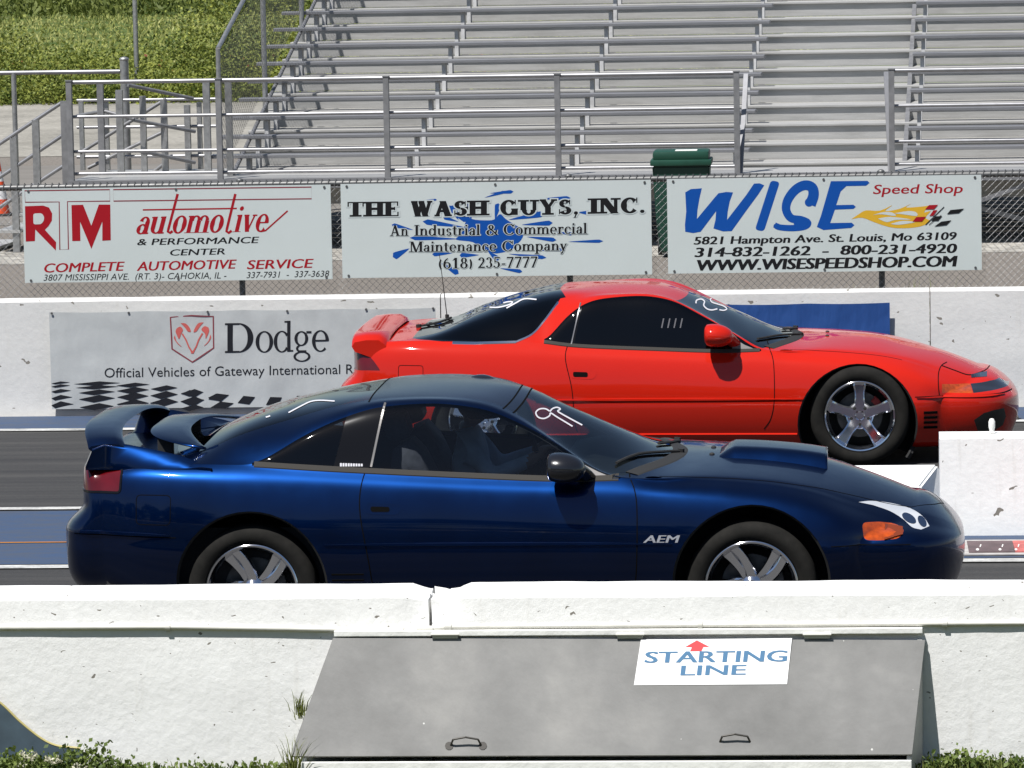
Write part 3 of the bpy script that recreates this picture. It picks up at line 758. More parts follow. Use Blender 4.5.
for a in (((0, 110), (142, 100), 4.2), ((290, 145), (486, 138), 4.6), ((30, 270), (50, 170), 7), ((110, 270), (330, 232), 7), ((190, 300), (378, 288), 5.8), ((220, 372), (400, 392), 5), ((470, 402), (682, 398), 3.8), ((110, 475), (340, 498), 4.5), ((60, 562), (195, 582), 4.4), ((530, 225), (602, 228), 5.0), ((300, 455), (440, 450), 3.6), ((400, 345), (500, 355), 4)):
    drop(*z4([a[0]])[0], *z4([a[1]])[0], a[2])
drop(*z3([(925, 145)])[0], *z3([(1060, 105)])[0], 3.5); drop(*z3([(540, 160)])[0], *z3([(620, 158)])[0], 2.2)
on_board(s2, A, 'splash', S_BLUE, base=.0004)
W2 = [('THE', 347.5, 216.8, 399, 216.2, 14.8, .31, .12), ('WASH', 411, 216.4, 487, 215.4, 15.0, .31, .12), ('GUYS,', 500, 215.4, 578, 214.4, 15.2, .31, .12), ('INC.', 590.5, 213.8, 644.5, 212.8, 15.4, .31, .12)]
for body, x0, y0, x1, y1, cap, th, tn in W2:
    on_board(s2, roman_px(body, x0, y0, x1, y1, cap, thick=th, thin=tn, serif=.12, grow=.07), 'letter_halo', S_WHITE, base=.0015)
    on_board(s2, roman_px(body, x0, y0, x1, y1, cap, thick=th, thin=tn, serif=.12), 'lettering', S_BLACK, base=.0020)
for body, x0, y0, x1, y1, cap in (('An', 390, 236.0, 408, 235.8, 10.6), ('Industrial', 414.5, 235.8, 480, 235.2, 10.8), ('&', 486, 235.2, 498, 235.0, 10.4), ('Commercial', 503.5, 234.8, 587, 233.6, 10.8), ('Maintenance', 409.5, 252.0, 496.5, 251.0, 10.4), ('Company', 502, 251.2, 567, 250.4, 10.4), ('(618)', 438.5, 268.6, 472.5, 268.2, 10.6), ('235-7777', 478, 268.0, 537.5, 267.0, 10.6)):
    on_board(s2, roman_px(body, x0, y0, x1, y1, cap, thick=.19, thin=.065, serif=.06, gap=.06, grow=.055), 'letter_halo', S_WHITE, base=.0015)
    on_board(s2, roman_px(body, x0, y0, x1, y1, cap, thick=.19, thin=.065, serif=.06, gap=.06), 'lettering', S_BLACK, base=.0020)

# board 3
s3 = board([(666, 180), (980, 174), (983, 269.5), (669, 274)], 'white sign board with big blue letters reading WISE and a flame, rightmost on the fence')
z5 = lambda pts: [(660 + x / 6.024, 170 + y / 6.024) for x, y in pts]; z6 = lambda pts: [(820 + x / 5.689, 165 + y / 5.689) for x, y in pts]
def big(name, parts, m, hole=None):
    A = Art()
    for p in parts: A.poly(spline2(p + [p[0]], 3) if len(p) > 9 else p)
    on_board(s3, A, name, m)
A = Art()
A.poly(z5([(152, 135), (185, 115), (252, 110), (238, 170), (226, 240), (222, 295), (330, 165), (352, 140), (400, 132), (440, 135), (420, 190), (408, 250), (404, 300), (520, 150), (566, 82), (600, 80), (628, 92), (590, 150), (520, 245), (432, 368), (380, 370), (322, 352), (334, 300), (338, 248), (245, 372), (200, 380), (152, 372), (150, 330), (158, 250)]))
on_board(s3, A, 'letter', S_BLUE)
A = Art(); A.poly(z5(rounded([(668, 62), (722, 72), (626, 370), (572, 360)], 22))); on_board(s3, A, 'letter', S_BLUE)
A = Art(); A.stroke([p for p in spline2(z5([(905, 210), (925, 150), (915, 105), (870, 92), (815, 120), (770, 180), (760, 240), (790, 290), (850, 300), (890, 318), (870, 340), (800, 350), (720, 345), (690, 330)]), 5)], 11.0, w2=5.5); A.ellipse(*z5([(898, 195)])[0], 4.3, 4.3); A.ellipse(*z5([(705, 338)])[0], 3.6, 2.8); A.ellipse(*z5([(858, 318)])[0], 9, 4.8); on_board(s3, A, 'letter', S_BLUE)
A = Art(); A.poly(z6([(62, 92), (270, 90), (282, 102), (262, 118), (150, 120), (118, 150), (92, 228), (190, 226), (204, 238), (190, 250), (85, 254), (58, 330), (180, 328), (196, 342), (178, 358), (20, 370), (-18, 352), (5, 290)])); on_board(s3, A, 'letter', S_BLUE)
A = Art()
A.poly(spline2(z6([(178, 308), (220, 280), (262, 258), (340, 260), (412, 228), (370, 262), (450, 250), (520, 220), (490, 242), (600, 234), (626, 230), (590, 270), (630, 262), (600, 300), (628, 320), (570, 350), (470, 360), (390, 352), (310, 326), (240, 300), (178, 308)]), 3)); on_board(s3, A, 'flame', S_YEL)
A = Art()
for q_ in ([(300, 285), (360, 268), (410, 270), (430, 290), (350, 280)], [(420, 275), (500, 262), (545, 268), (550, 290), (470, 280)], [(330, 305), (400, 295), (520, 310), (430, 312), (380, 325)], [(400, 335), (470, 318), (540, 325), (450, 340)]):
    A.poly(spline2(z6(q_ + [q_[0]]), 3))
on_board(s3, A, 'flame_gap', SIGN_M.m, base=.0016)
A = Art(); A.poly(z6([(620, 228), (672, 226), (648, 252), (598, 252)])); A.poly(z6([(645, 258), (668, 256), (645, 288), (622, 290)])); A.poly(z6([(548, 296), (602, 294), (580, 322), (526, 322)])); on_board(s3, A, 'flag_check', S_RED, base=.003)
A = Art(); A.poly(z6([(742, 256), (820, 248), (790, 274), (722, 280)])); A.poly(z6([(655, 292), (696, 290), (672, 318), (632, 318)])); A.poly(z6([(690, 322), (748, 314), (720, 342), (650, 350)])); A.stroke(z6([(706, 238), (600, 340)]), .8); A.stroke(z6([(690, 285), (620, 340)]), .6); on_board(s3, A, 'flag_check', S_BLACK, base=.003)
for body, x0, y0, x1, y1, cap, m, bo_, sl in (
        ('Speed Shop', 873, 194.0, 962, 192.8, 9.2, S_RED, .02, .2),
        ('5821 Hampton Ave. St. Louis, Mo 63109', 694, 244.5, 955.5, 239.6, 7.6, S_BLACK, .05, .18), ('314-832-1262  -  800-231-4920', 695, 257.0, 955.5, 252.8, 9.2, S_BLACK, .06, .2),
        ('WWW.WISESPEEDSHOP.COM', 696, 270.6, 955, 266.4, 10.6, S_BLACK, .07, .16)):
    on_board(s3, px_text(body, x0, y0, x1, y1, cap, bo_, sl), 'lettering', m)

# ---- banners on the far wall
BANN = NT('vinyl_banner', .5, .4); v = BANN.mp(); n = BANN.noise(BANN.mp((1, 1, .6)), 5.0, 4)
BANN.color(BANN.mix(BANN.ramp(n, [(.4, (0, 0, 0)), (.75, (.7, .7, .7))]), (.44, .455, .45), (.37, .38, .375))); BANN.bump(n, .2, .03)
def ripple(u, w):
    return .005 * _mn.noise(Vector((u * 9, w * 2.5, 1))) + .002 * _mn.noise(Vector((u * 22, w * 5, 4)))
def banner(q, label, m):
    P = [on_y(px, py, FY - .03) for px, py in q]
    x0, x1 = (P[0].x + P[3].x) / 2, (P[1].x + P[2].x) / 2; zt_, zb2 = (P[0].z + P[1].z) / 2, (P[2].z + P[3].z) / 2
    t = thing('banner', (x0, FY - .03, zb2), label, 'banner', 'banners hung on the far wall')
    W_, H_ = x1 - x0, zt_ - zb2; nx, nz = 150, 44
    vs = []; fs = []
    for sgn in (0, 1):
        for i in range(nx + 1):
            for j in range(nz + 1):
                u, w_ = i / nx, j / nz
                vs.append((W_ * u, ripple(u, w_) + .003 * sgn, H_ * w_ - .006 * abs(sin(u * pi * 4)) * w_))
    N_ = (nx + 1) * (nz + 1)
    for i in range(nx):
        for j in range(nz):
            a = i * (nz + 1) + j; fs.append((a, a + nz + 1, a + nz + 2, a + 1)); fs.append((a + N_, a + N_ + 1, a + N_ + nz + 2, a + N_ + nz + 1))
    o = obj_pd('sheet', vs, fs, m, t, smooth=True)
    return t, W_, H_, x0
bn, BW, BH, bx0 = banner([(50, 313), (436, 307), (437, 404.5), (51, 410)], 'pale vinyl banner with a ram emblem and checkered foot hung on the far wall', BANN.m)
def on_banner(A, name, m, base=.0016):
    o = Vector(bn.location)
    def place(px, py, l):
        p = on_y(px, py, FY - .03) - o
        return Vector((p.x, ripple(p.x / BW, p.z / BH) - l, p.z))
    return A.lay(name, m, place, bn, base=base, dz=.00003)
b_dark = mat('banner_ink', (.012, .013, .017), .6, spec=.2); b_red = mat('banner_red', (.50, .10, .085), .5); b_pale = mat('banner_pale', (.47, .48, .47), .5)
for px, py in ((51.5, 313.5), (128.5, 313), (207.5, 312), (287, 311.2), (366, 309.5), (433, 308.5)):
    bm = bmesh.new(); c = on_y(px, py, FY - .045) - Vector(bn.location); b_tube(bm, c + Vector((0, .006, 0)), c + Vector((0, .010, 0)), .009, 10); obj_bm('eyelet', bm, GALV_D, bn)
z7 = lambda pts: [(40 + x / 5.12, 300 + y / 5.12) for x, y in pts]; z8 = lambda pts: [(200 + x / 6.024, 310 + y / 6.024) for x, y in pts]
A = Art(); A.stroke(z7([(668, 88), (775, 80), (887, 84), (889, 245), (780, 318), (676, 250)]), 1.5, close=True); on_banner(A, 'emblem_border', mat('emblem_maroon', (.20, .035, .045), .5))
A = Art()
for p in ([(720, 118), (745, 120), (765, 140), (772, 162), (756, 160), (742, 140)], [(838, 114), (812, 118), (795, 140), (786, 164), (802, 160), (818, 136)],
          [(700, 145), (718, 136), (732, 152), (722, 175), (712, 200), (700, 178), (694, 160)], [(862, 140), (842, 134), (826, 152), (845, 172), (848, 198), (860, 175), (866, 156)],
          [(690, 180), (700, 212), (726, 240), (706, 226), (686, 198)], [(872, 176), (862, 210), (838, 236), (858, 222), (876, 194)]):
    A.poly(spline2(z7(p + [p[0]]), 3))
for p in ([(728, 172), (748, 205), (762, 240), (776, 262)], [(832, 170), (812, 204), (800, 238), (786, 262)]): A.stroke(z7(p), 1.5)
A.poly(z7([(766, 250), (778, 262), (798, 248), (786, 274), (774, 274)])); on_banner(A, 'emblem', b_red)
A = roman_px('D', 225.0, 352.8, 254, 352.4, 29.6, thick=.17, thin=.035, serif=.035); on_banner(A, 'lettering', b_dark)
A = roman_px('odge', 255.5, 352.2, 329, 351.0, 31, thick=.125, thin=.035, serif=.03, gap=.015); on_banner(A, 'lettering', b_dark)
on_banner(px_text('Official Vehicles of Gateway International Raceway', 104.5, 377.5, 395.0, 373.0, 9.4, .0, 0), 'lettering', b_dark)
A = Art()
cols = [(92, [(424, 6, 60), (440, 7, 62), (466, 9, 66), (500, 12, 72), (536, 15, 78)]), (290, [(427, 9, 118), (446, 9, 108), (472, 12, 92), (505, 16, 92), (546, 15, 88)]), (474, [(435, 10, 85), (462, 14, 82), (494, 17, 80), (530, 18, 82)]), (634, [(452, 13, 68), (486, 17, 70), (524, 19, 72)]), (778, [(475, 16, 58), (516, 19, 60), (552, 14, 58)])]
for cx_, rows_ in cols:
    for k, (cy_, hh, hw) in enumerate(rows_):
        l_ = max(cx_ - hw, 58); sk = 14
        hh *= 1.22; A.poly(z7([(l_, cy_ + 3), (cx_ + sk, cy_ - hh), (cx_ + hw * 1.04, cy_ - 3), (cx_ - sk, cy_ + hh)]))
for q_ in ([(860, 500), (905, 478), (968, 486), (925, 520)], [(870, 552), (925, 520), (992, 528), (950, 556)]): A.poly(z7(q_))
z9 = lambda pts: [(180 + x / 5.12, 370 + y / 5.12) for x, y in pts]
for q_ in ([(5, 122), (50, 102), (115, 115), (75, 140)], [(10, 160), (70, 140), (125, 152), (70, 185)], [(145, 150), (180, 122), (248, 128), (212, 160)], [(160, 190), (205, 162), (275, 170), (235, 196)], [(295, 168), (325, 132), (385, 138), (355, 176)], [(440, 178), (462, 138), (522, 140), (500, 182)], [(580, 160), (600, 132), (650, 134), (640, 158)]):
    A.poly(z9(q_))
on_banner(A, 'checker', b_dark)
BLUEB = NT('blue_vinyl', .5, .4); v = BLUEB.mp(); n = BLUEB.noise(BLUEB.mp((1, 1, .35)), 3.0, 4); BLUEB.color(BLUEB.ramp(n, [(.3, (.014, .055, .20)), (.7, (.020, .075, .25))])); BLUEB.bump(n, .6, .06)
banner([(560, 307), (889, 302), (891, 372), (562, 378)], 'plain deep blue vinyl banner on the far wall behind the red windscreen', BLUEB.m)

# ================================================================== GRANDSTAND AND WHAT STANDS AROUND IT
ALU = NT('stand_aluminium', .48, .5); v = ALU.mp((.4, 6, 6)); ALU.color(ALU.mix(ALU.ramp(ALU.noise(ALU.mp((.9, 3, 3)), 1.3, 6, .7), [(.52, (0, 0, 0)), (.8, (.55, .55, .55))]), ALU.ramp(ALU.noise(v, 5, 6, .65), [(.3, (.37, .365, .35)), (.7, (.48, .475, .46))]), (.25, .245, .23))); ALU.b.inputs['Metallic'].default_value = .35
SEATM = NT('seat_aluminium', .42, .5); v = SEATM.mp((.4, 6, 6)); SEATM.color(SEATM.ramp(SEATM.noise(v, 4, 6, .65), [(.3, (.22, .22, .23)), (.7, (.30, .30, .31))])); SEATM.b.inputs['Metallic'].default_value = .6
STEEL = mat('stand_steel', (.21, .21, .215), .5, .4, noise=(10, .2)); RAILM = mat('rail_aluminium', (.27, .27, .28), .42, .6, noise=(12, .1))
BRK = mat('bracket_grey', (.46, .46, .46), .7, noise=(10, .2))
SB = .040
st = thing('grandstand', (-3.0, 46.0, 0), 'long aluminium grandstand of bench rows behind the chain-link fence', 'grandstand', None, -SB)
UL, UA, UB, UR = -4.05, 1.90, 3.64, 14.0
NR = 13; RISE, RUN = .186, .61
tz = lambda k: .63 + RISE * k
def bx_(name, m, *a, bev=0.0, parent=None):
    bm = bmesh.new(); b_box(bm, *a, bev); return obj_bm(name, bm, m, parent or st)
for k in range(NR):
    y = .95 + RUN * k
    bx_('riser', ALU.m, UL, UR, y + .035, y + .045, tz(k) - RISE + .004, tz(k) - .03)
    for q in range(2): bx_('footboard', ALU.m, UL, UR, y + .285 * q + .012 * q, y + .285 * (q + 1) + .05 * q, tz(k) - .03, tz(k), bev=.006)
    ys = y + .10; zs = 1.005 + RISE * k
    for a, b_ in ((UL - .12, UA), (UB, UR)):
        bx_('seat', SEATM.m, a, b_, ys, ys + .245, zs - .042, zs, bev=.008)
    for u in (-3.75, -1.92, -.09, 1.74, 3.75, 5.58, 7.41, 9.24):
        bx_('seat_bracket', BRK, u - .022, u + .022, ys + .06, ys + .20, tz(k) + .001, zs - .043)
# front walkway and what carries it
bx_('walkway', ALU.m, -5.55, UR, -.10, .955, .765, .80)
bx_('walkway_edge', SEATM.m, -5.55, UR, -.125, -.102, .70, .805)
for u in (-5.4, -3.75, -1.92, -.09, 1.74, 3.6, 5.45, 7.4):
    for y in ((.05, 3.0, 6.2) if u > -5 else (.05, 1.9)):
        bx_('leg', STEEL, u - .04, u + .04, y - .04, y + .04, 0, .76 if y < 2 else tz(int((y - .95) / RUN)) - .05)
for u in (3.6, 5.45):
    bm = bmesh.new(); b_bar(bm, (u, -.06, .19), (u + 1.8, -.06, .80), .04, .045); obj_bm('brace', bm, SEATM.m, st); bm = bmesh.new(); b_bar(bm, (u, .12, .62), (u + 1.8, .12, .12), .04, .05); obj_bm('brace', bm, STEEL, st)
for u in (3.6, 5.45, 7.4):
    bm = bmesh.new(); b_bar(bm, (u, .05, .3), (u, 7.0, 2.4), .05, .08); obj_bm('brace', bm, STEEL, st)
# front guard rail: square posts, round rails
def rail(u0, u1, y, z, r=.021, name='guard_rail'):
    bm = bmesh.new(); b_tube(bm, (u0, y, z), (u1, y, z), r, 10); obj_bm(name, bm, RAILM, st, smooth=True, angle=50)
for u0, u1 in ((-5.52, 1.84), (3.50, UR)):
    for z in (1.885, 1.505, 1.12, .875): rail(u0, u1, 0, z, .024 if z > 1.8 else .019)
for u in (-5.52, -3.85, -1.99, -.11, 1.84, 3.51, 5.4, 7.3):
    bm = bmesh.new(); b_box(bm, u - .030, u + .030, -.085, -.022, .62, 1.90); b_box(bm, u - .036, u + .036, -.092, -.015, 1.90, 1.912); obj_bm('rail_post', bm, STEEL, st)
for u, s in ((1.86, 1), (3.50, -1)):       # angled stiffeners beside the aisle opening
    bm = bmesh.new(); b_bar(bm, (u + .01 * s, -.03, .80), (u + .06 * s, .35, 1.86), .05, .02); obj_bm('rail_stiffener', bm, RAILM, st)
# left landing: back rail, its posts and the sloping hand rails of the steps
def P_(px, py, dep):
    o = Vector(st.location); a = Vector((cos(SB), -sin(SB), 0)); d = Vector((sin(SB), cos(SB), 0)); q = on_pl(px, py, o + d * dep, d) - o
    return Vector((q.dot(a), dep, q.z))
for py0, py1 in ((100.5, 99), (127.5, 126), (157, 155.5)):
    bm = bmesh.new(); b_tube(bm, P_(77, py0, 1.9), P_(216, py1, 1.9), .019, 10); obj_bm('landing_rail', bm, RAILM, st, smooth=True, angle=50)
for px, py, dep, w in ((81, 102, 1.9, .05), (100, 84, 1.0, .07), (106, 101, 1.95, .05), (119, 90, 1.0, .075), (142.5, 96, 1.2, .065), (163.5, 99, 1.4, .07), (187, 105, 1.8, .065), (199, 102, 1.95, .05), (206, 81, 1.0, .075), (228, 82, .6, .07)):
    p = P_(px, py, dep); bm = bmesh.new(); b_box(bm, p.x - w / 2, p.x + w / 2, dep - .03, dep + .03, .802, p.z); obj_bm('landing_post', bm, STEEL if px == 100 else GALV, st)
for a, b_, d0, d1 in (((128, 85), (193, 98.5), 1.0, 1.6), ((133, 120), (195, 131.5), 1.0, 1.6), ((135, 150), (195, 162.5), 1.0, 1.6), ((80, 153), (166, 99), 1.75, 1.75), ((88, 168), (163, 132), 1.75, 1.75), ((148, 176), (165, 163), 1.75, 1.75), ((77, 116), (104, 111), 1.5, 1.0), ((104, 111), (134, 119), 1.0, 1.0)):
    bm = bmesh.new(); b_tube(bm, P_(*a, d0), P_(*b_, d1), .021, 8); obj_bm('hand_rail', bm, STEEL, st, smooth=True, angle=50)
bx_('landing', ALU.m, -5.55, UL, .957, 2.0, .765, .798)
# steps down to the left with their own rails
for k in range(4): bx_('step', ALU.m, -5.60 - .28 * (k + 1), -5.60 - .28 * k, .1, 1.3, .60 - .19 * k, .63 - .19 * k)
for a, b_ in (((62, 102.5), (-40, 170)), ((66, 133), (-30, 197)), ((67, 163.5), (0, 207))):
    bm = bmesh.new(); b_tube(bm, P_(*a, .15), P_(*b_, .15), .022, 8); obj_bm('hand_rail', bm, RAILM, st, smooth=True, angle=50)
for px, py, zl in ((64, 101, .6), (35.5, 120, .3), (13.5, 138, .0)):
    p = P_(px, py, .15); w = .075; bm = bmesh.new(); b_box(bm, p.x - w / 2, p.x + w / 2, .12, .18, zl, p.z); obj_bm('hand_rail_post', bm, STEEL if px == 64 else GALV, st)
# side guard: chain link under a rail that climbs with the rows
ug = UL + .14
top_l = lambda y: 2.22 + (y - .3) * RISE / RUN
q0, q1 = Vector((ug, .3, 2.22)), Vector((ug, 8.5, top_l(8.5)))
bm = bmesh.new(); b_tube(bm, (ug, .3, .70), q0, .026, 10); b_tube(bm, q0, q1, .026, 10); obj_bm('side_rail', bm, GALV, st, smooth=True, angle=50)
bm = bmesh.new(); b_tube(bm, (ug + .07, .6, .80), (ug + .07, 8.5, .80 + 7.9 * RISE / RUN), .024, 8); obj_bm('side_rail', bm, STEEL, st, smooth=True, angle=50)
for y in (3.2, 5.9, 8.4):
    bm = bmesh.new(); b_tube(bm, (ug, y, 0), (ug, y, top_l(y)), .032, 10); obj_bm('side_post', bm, GALV, st, smooth=True, angle=50)
vs, fs = fence_mesh(.3, 8.5, 0, 1.42, lambda u, w_, s: Vector((ug + .003 * s, u, .80 + w_ + (u - .3) * RISE / RUN)), .085, .0018)
obj_pd('side_chain_link', vs, fs, mat('dark_wire', (.05, .05, .05), .6, .3), st)

# ---- bin, cone, pipe fence, pole
GREEN = mat('bin_green', (.007, .050, .030), .45, noise=(6, .15)); DGREEN = mat('bin_green_dark', (.006, .045, .028), .45)
p0, p1 = on_y(652, 250, 44.6), on_y(713, 250, 44.6); bw = p1.x - p0.x; lz = on_y(683, 152, 44.6).z
bi = thing('rubbish_bin', ((p0.x + p1.x) / 2, 44.75, 0), 'dark green wheeled rubbish bin with a lid behind the sign boards', 'bin')
bm = bmesh.new(); rows = [(0.05, .36), (.40, .42), (lz - .14, .47)]
prev = None
for z, f in rows:
    r = [bm.verts.new(p) for p in ((-bw * f, -.26 * f / .47, z), (bw * f, -.26 * f / .47, z), (bw * f, .26 * f / .47, z), (-bw * f, .26 * f / .47, z))]
    if prev:
        for i in range(4): bm.faces.new((prev[i], prev[(i + 1) % 4], r[(i + 1) % 4], r[i]))
    else: bm.faces.new(r[::-1])
    prev = r
bm.faces.new(prev); bmesh.ops.bevel(bm, geom=list(bm.edges), offset=.02, segments=2, affect='EDGES'); obj_bm('body', bm, DGREEN, bi, smooth=True, angle=40)
bm = bmesh.new(); b_box(bm, -bw * .5, bw * .5, -.30, .28, lz - .138, lz - .075, .015); b_box(bm, -bw * .46, bw * .46, -.27, .26, lz - .08, lz + .015, .03); lid_ = obj_bm('lid', bm, GREEN, bi, smooth=True, angle=40)
bm = bmesh.new(); b_box(bm, -.06, .17, -.235, -.02, lz + .016, lz + .020); obj_bm('label_sticker', bm, MATS['white_plastic'], lid_)
for s in (-1, 1):
    bm = bmesh.new(); b_tube(bm, (s * bw * .36, .20, .10), (s * bw * .42, .20, .10), .10, 20); obj_bm('wheel', bm, mat('bin_wheel', (.02, .02, .02), .7), bi, smooth=True, angle=40)

cp = on_z(-1, 216, 0)
cn = thing('traffic_cone', (cp.x, cp.y, .006), 'orange traffic cone with white bands at the far left edge', 'cone')
ORANGE = mat('cone_orange', (.72, .085, .025), .5); CWH = mat('cone_white', (.72, .72, .72), .45)
cz = (216 - 160) / FOC * cp.y
def cone_band(name, z0, z1, m):
    r = lambda z: .145 - .115 * z / cz
    bm = bmesh.new(); b_lathe(bm, [(r(z0), z0), (r(z1), z1)] + ([(.0001, z1)] if z1 >= cz - .001 else []), 24, 'z'); obj_bm(name, bm, m, cn, smooth=True, angle=50)
for n_, a, b_, m in (('cone_body', .03, cz * .30, ORANGE), ('reflective_band', cz * .30, cz * .46, CWH), ('cone_body', cz * .46, cz * .62, ORANGE), ('reflective_band', cz * .62, cz * .80, CWH), ('cone_tip', cz * .80, cz, ORANGE)): cone_band(n_, a, b_, m)
bm = bmesh.new(); b_box(bm, -.165, .165, -.165, .165, 0, .03, .006); obj_bm('base', bm, mat('cone_base', (.03, .03, .03), .7), cn)

pf = thing('pipe_fence', (-9.5, 52.0, 0), 'galvanised pipe rail with a capped end post beside the grandstand steps', 'fence')
pfo = Vector(pf.location); W_ = lambda px, py, Y=52.0: on_y(px, py, Y) - pfo
bm = bmesh.new(); b_tube(bm, W_(-120, 74.5), W_(120, 71.5), .028, 10); obj_bm('rail', bm, RAILM, pf, smooth=True, angle=50)
bm = bmesh.new(); e = W_(124, 57); b_tube(bm, (e.x, 0, 0), (e.x, 0, e.z - .03), .055, 14); b_ball(bm, (e.x, 0, e.z - .03), .062, .062, .035, 14, 8); obj_bm('end_post', bm, GALV, pf, smooth=True, angle=50)
for px in (13.5, -90):
    e = W_(px, 73); bm = bmesh.new(); b_tube(bm, (e.x, 0, 0), (e.x, 0, e.z), .032, 10); obj_bm('post', bm, GALV, pf, smooth=True, angle=50)
pp = on_y(137, 80, 86)
tp = thing('steel_pole', (pp.x, 86, 0), 'thin grey steel pole rising from the weeds', 'pole')
bm = bmesh.new(); b_tube(bm, (0, 0, 0), (0, 0, 4.2), .055, 10, .045); obj_bm('shaft', bm, GALV, tp, smooth=True, angle=50); bm = bmesh.new(); b_ball(bm, (0, 0, 4.2), .06, .06, .04, 10, 6); obj_bm('cap', bm, GALV, tp, smooth=True)

# ---- plants
def leaf_mat(name, dark, light, scale=3.0, trans=.25):
    g = NT(name, .6, .3); v = g.mp(); oi = g.t.nodes.new('ShaderNodeNewGeometry')
    n = g.noise(v, scale, 3)
    c = g.ramp(g.math('ADD', g.math('MULTIPLY', n, .85), g.math('MULTIPLY', oi.outputs['Random Per Island'], .26)), [(.28, dark), (.75, light)])
    g.color(c)
    t = g.t.nodes.new('ShaderNodeBsdfTranslucent'); g.L(c, t.inputs[0]); mx = g.t.nodes.new('ShaderNodeMixShader'); mx.inputs[0].default_value = trans
    out = g.t.nodes['Material Output']; g.L(g.b.outputs[0], mx.inputs[1]); g.L(t.outputs[0], mx.inputs[2]); g.L(mx.outputs[0], out.inputs[0])
    return g.m
WEED = leaf_mat('weed_leaves', (.045, .085, .012), (.31, .33, .065), .55); GRASS = leaf_mat('grass_blades', (.060, .085, .016), (.20, .22, .055), 1.2)
TALL = leaf_mat('tall_grass_blades', (.050, .085, .016), (.17, .195, .045), .15); CLOVER = leaf_mat('clover_leaves', (.040, .075, .014), (.17, .22, .05), 8)
def leaf_cloud(name, pts, size, m, up=.35, aspect=.45, label=None, kind='stuff'):
    """many small pointed leaves at the given points"""
    n = len(pts); d = rng.normal(size=(n, 3)); d[:, 2] = np.abs(d[:, 2]) * up + .15; d /= np.linalg.norm(d, axis=1)[:, None]
    s = np.cross(d, rng.normal(size=(n, 3))); s /= np.linalg.norm(s, axis=1)[:, None]
    L_ = (np.asarray(size) * rng.uniform(.6, 1.4, n))[:, None]
    P = np.asarray(pts)
    V = np.stack([P, P + d * L_ * .5 + s * L_ * aspect * .5, P + d * L_, P + d * L_ * .5 - s * L_ * aspect * .5], 1).reshape(-1, 3)
    me = D.meshes.new(name); me.vertices.add(4 * n); me.vertices.foreach_set('co', V.ravel())
    me.loops.add(4 * n); me.loops.foreach_set('vertex_index', np.arange(4 * n)); me.polygons.add(n); me.polygons.foreach_set('loop_start', np.arange(n) * 4); me.update(calc_edges=True)
    o = obj_me(name, me, m); o['kind'] = kind
    if label: o['label'] = label
    return o
# weeds along the far edge of the gravel: bushy clumps of uneven height
C_ = []
for _ in range(1100):
    x = rng.uniform(-27, -5.5); y = 84.4 + rng.uniform(0, 1) ** 1.5 * 12
    h = rng.uniform(.16, .85) * (.6 + .8 * max(0, _mn.noise(Vector((x * .22, y * .15, 0))) + .45)); h = h * (.55 + .45 * min(1, (y - 84.4) / 2.5))
    r = rng.uniform(.35, .85); k = int(150 + 120 * r)
    a = rng.normal(size=(k, 3)) * (r * .55, r * .55, h * .42); a[:, 2] = np.abs(a[:, 2] + h * .45)
    C_.append(a + (x, y, 0))
for cx, cy, h0, r0 in ((-12.6, 85.6, 2.5, .75), (-11.7, 86.2, 2.9, .8), (-10.9, 85.8, 2.4, .7), (-13.4, 87.0, 1.7, .7), (-17.5, 88, 1.5, .6), (-20.5, 87, 1.4, .6)):
    a = rng.normal(size=(1500, 3)) * (r0 * .5, r0 * .5, h0 * .27); a[:, 2] = np.abs(a[:, 2] + h0 * .5); C_.append(a + (cx, cy, 0))
C_ = np.concatenate(C_)
leaf_cloud('weeds', C_, .075, WEED, .5, .6, 'tangle of tall green weeds along the back of the gravel')
P = np.stack([rng.uniform(-27, -5.5, 240), 84.5 + rng.uniform(0, 9, 240), rng.uniform(.3, .8, 240)], 1)
leaf_cloud('rusty_seed_heads', P, .09, leaf_mat('seed_heads', (.16, .045, .020), (.30, .09, .04), 2), 1, .6, 'rust red seed heads among the tall weeds')
C_ = np.stack([rng.uniform(-40, 0, 30000), 97 + rng.uniform(0, 1, 30000) * 64, np.zeros(30000)], 1)
leaf_cloud('field_grass', C_, .16, leaf_mat('pale_grass_blades', (.22, .245, .055), (.36, .36, .12), .25), 1.6, .3, 'rough pale grass of the field behind the weeds')
C_ = np.stack([rng.uniform(-40, 0, 45000), 160 + rng.uniform(0, 25, 45000), rng.uniform(0, 1, 45000) ** 1.4 * 1.3], 1)
leaf_cloud('tall_grass', C_, .30, TALL, 1.5, .35, 'dark band of tall grass at the far side of the field')
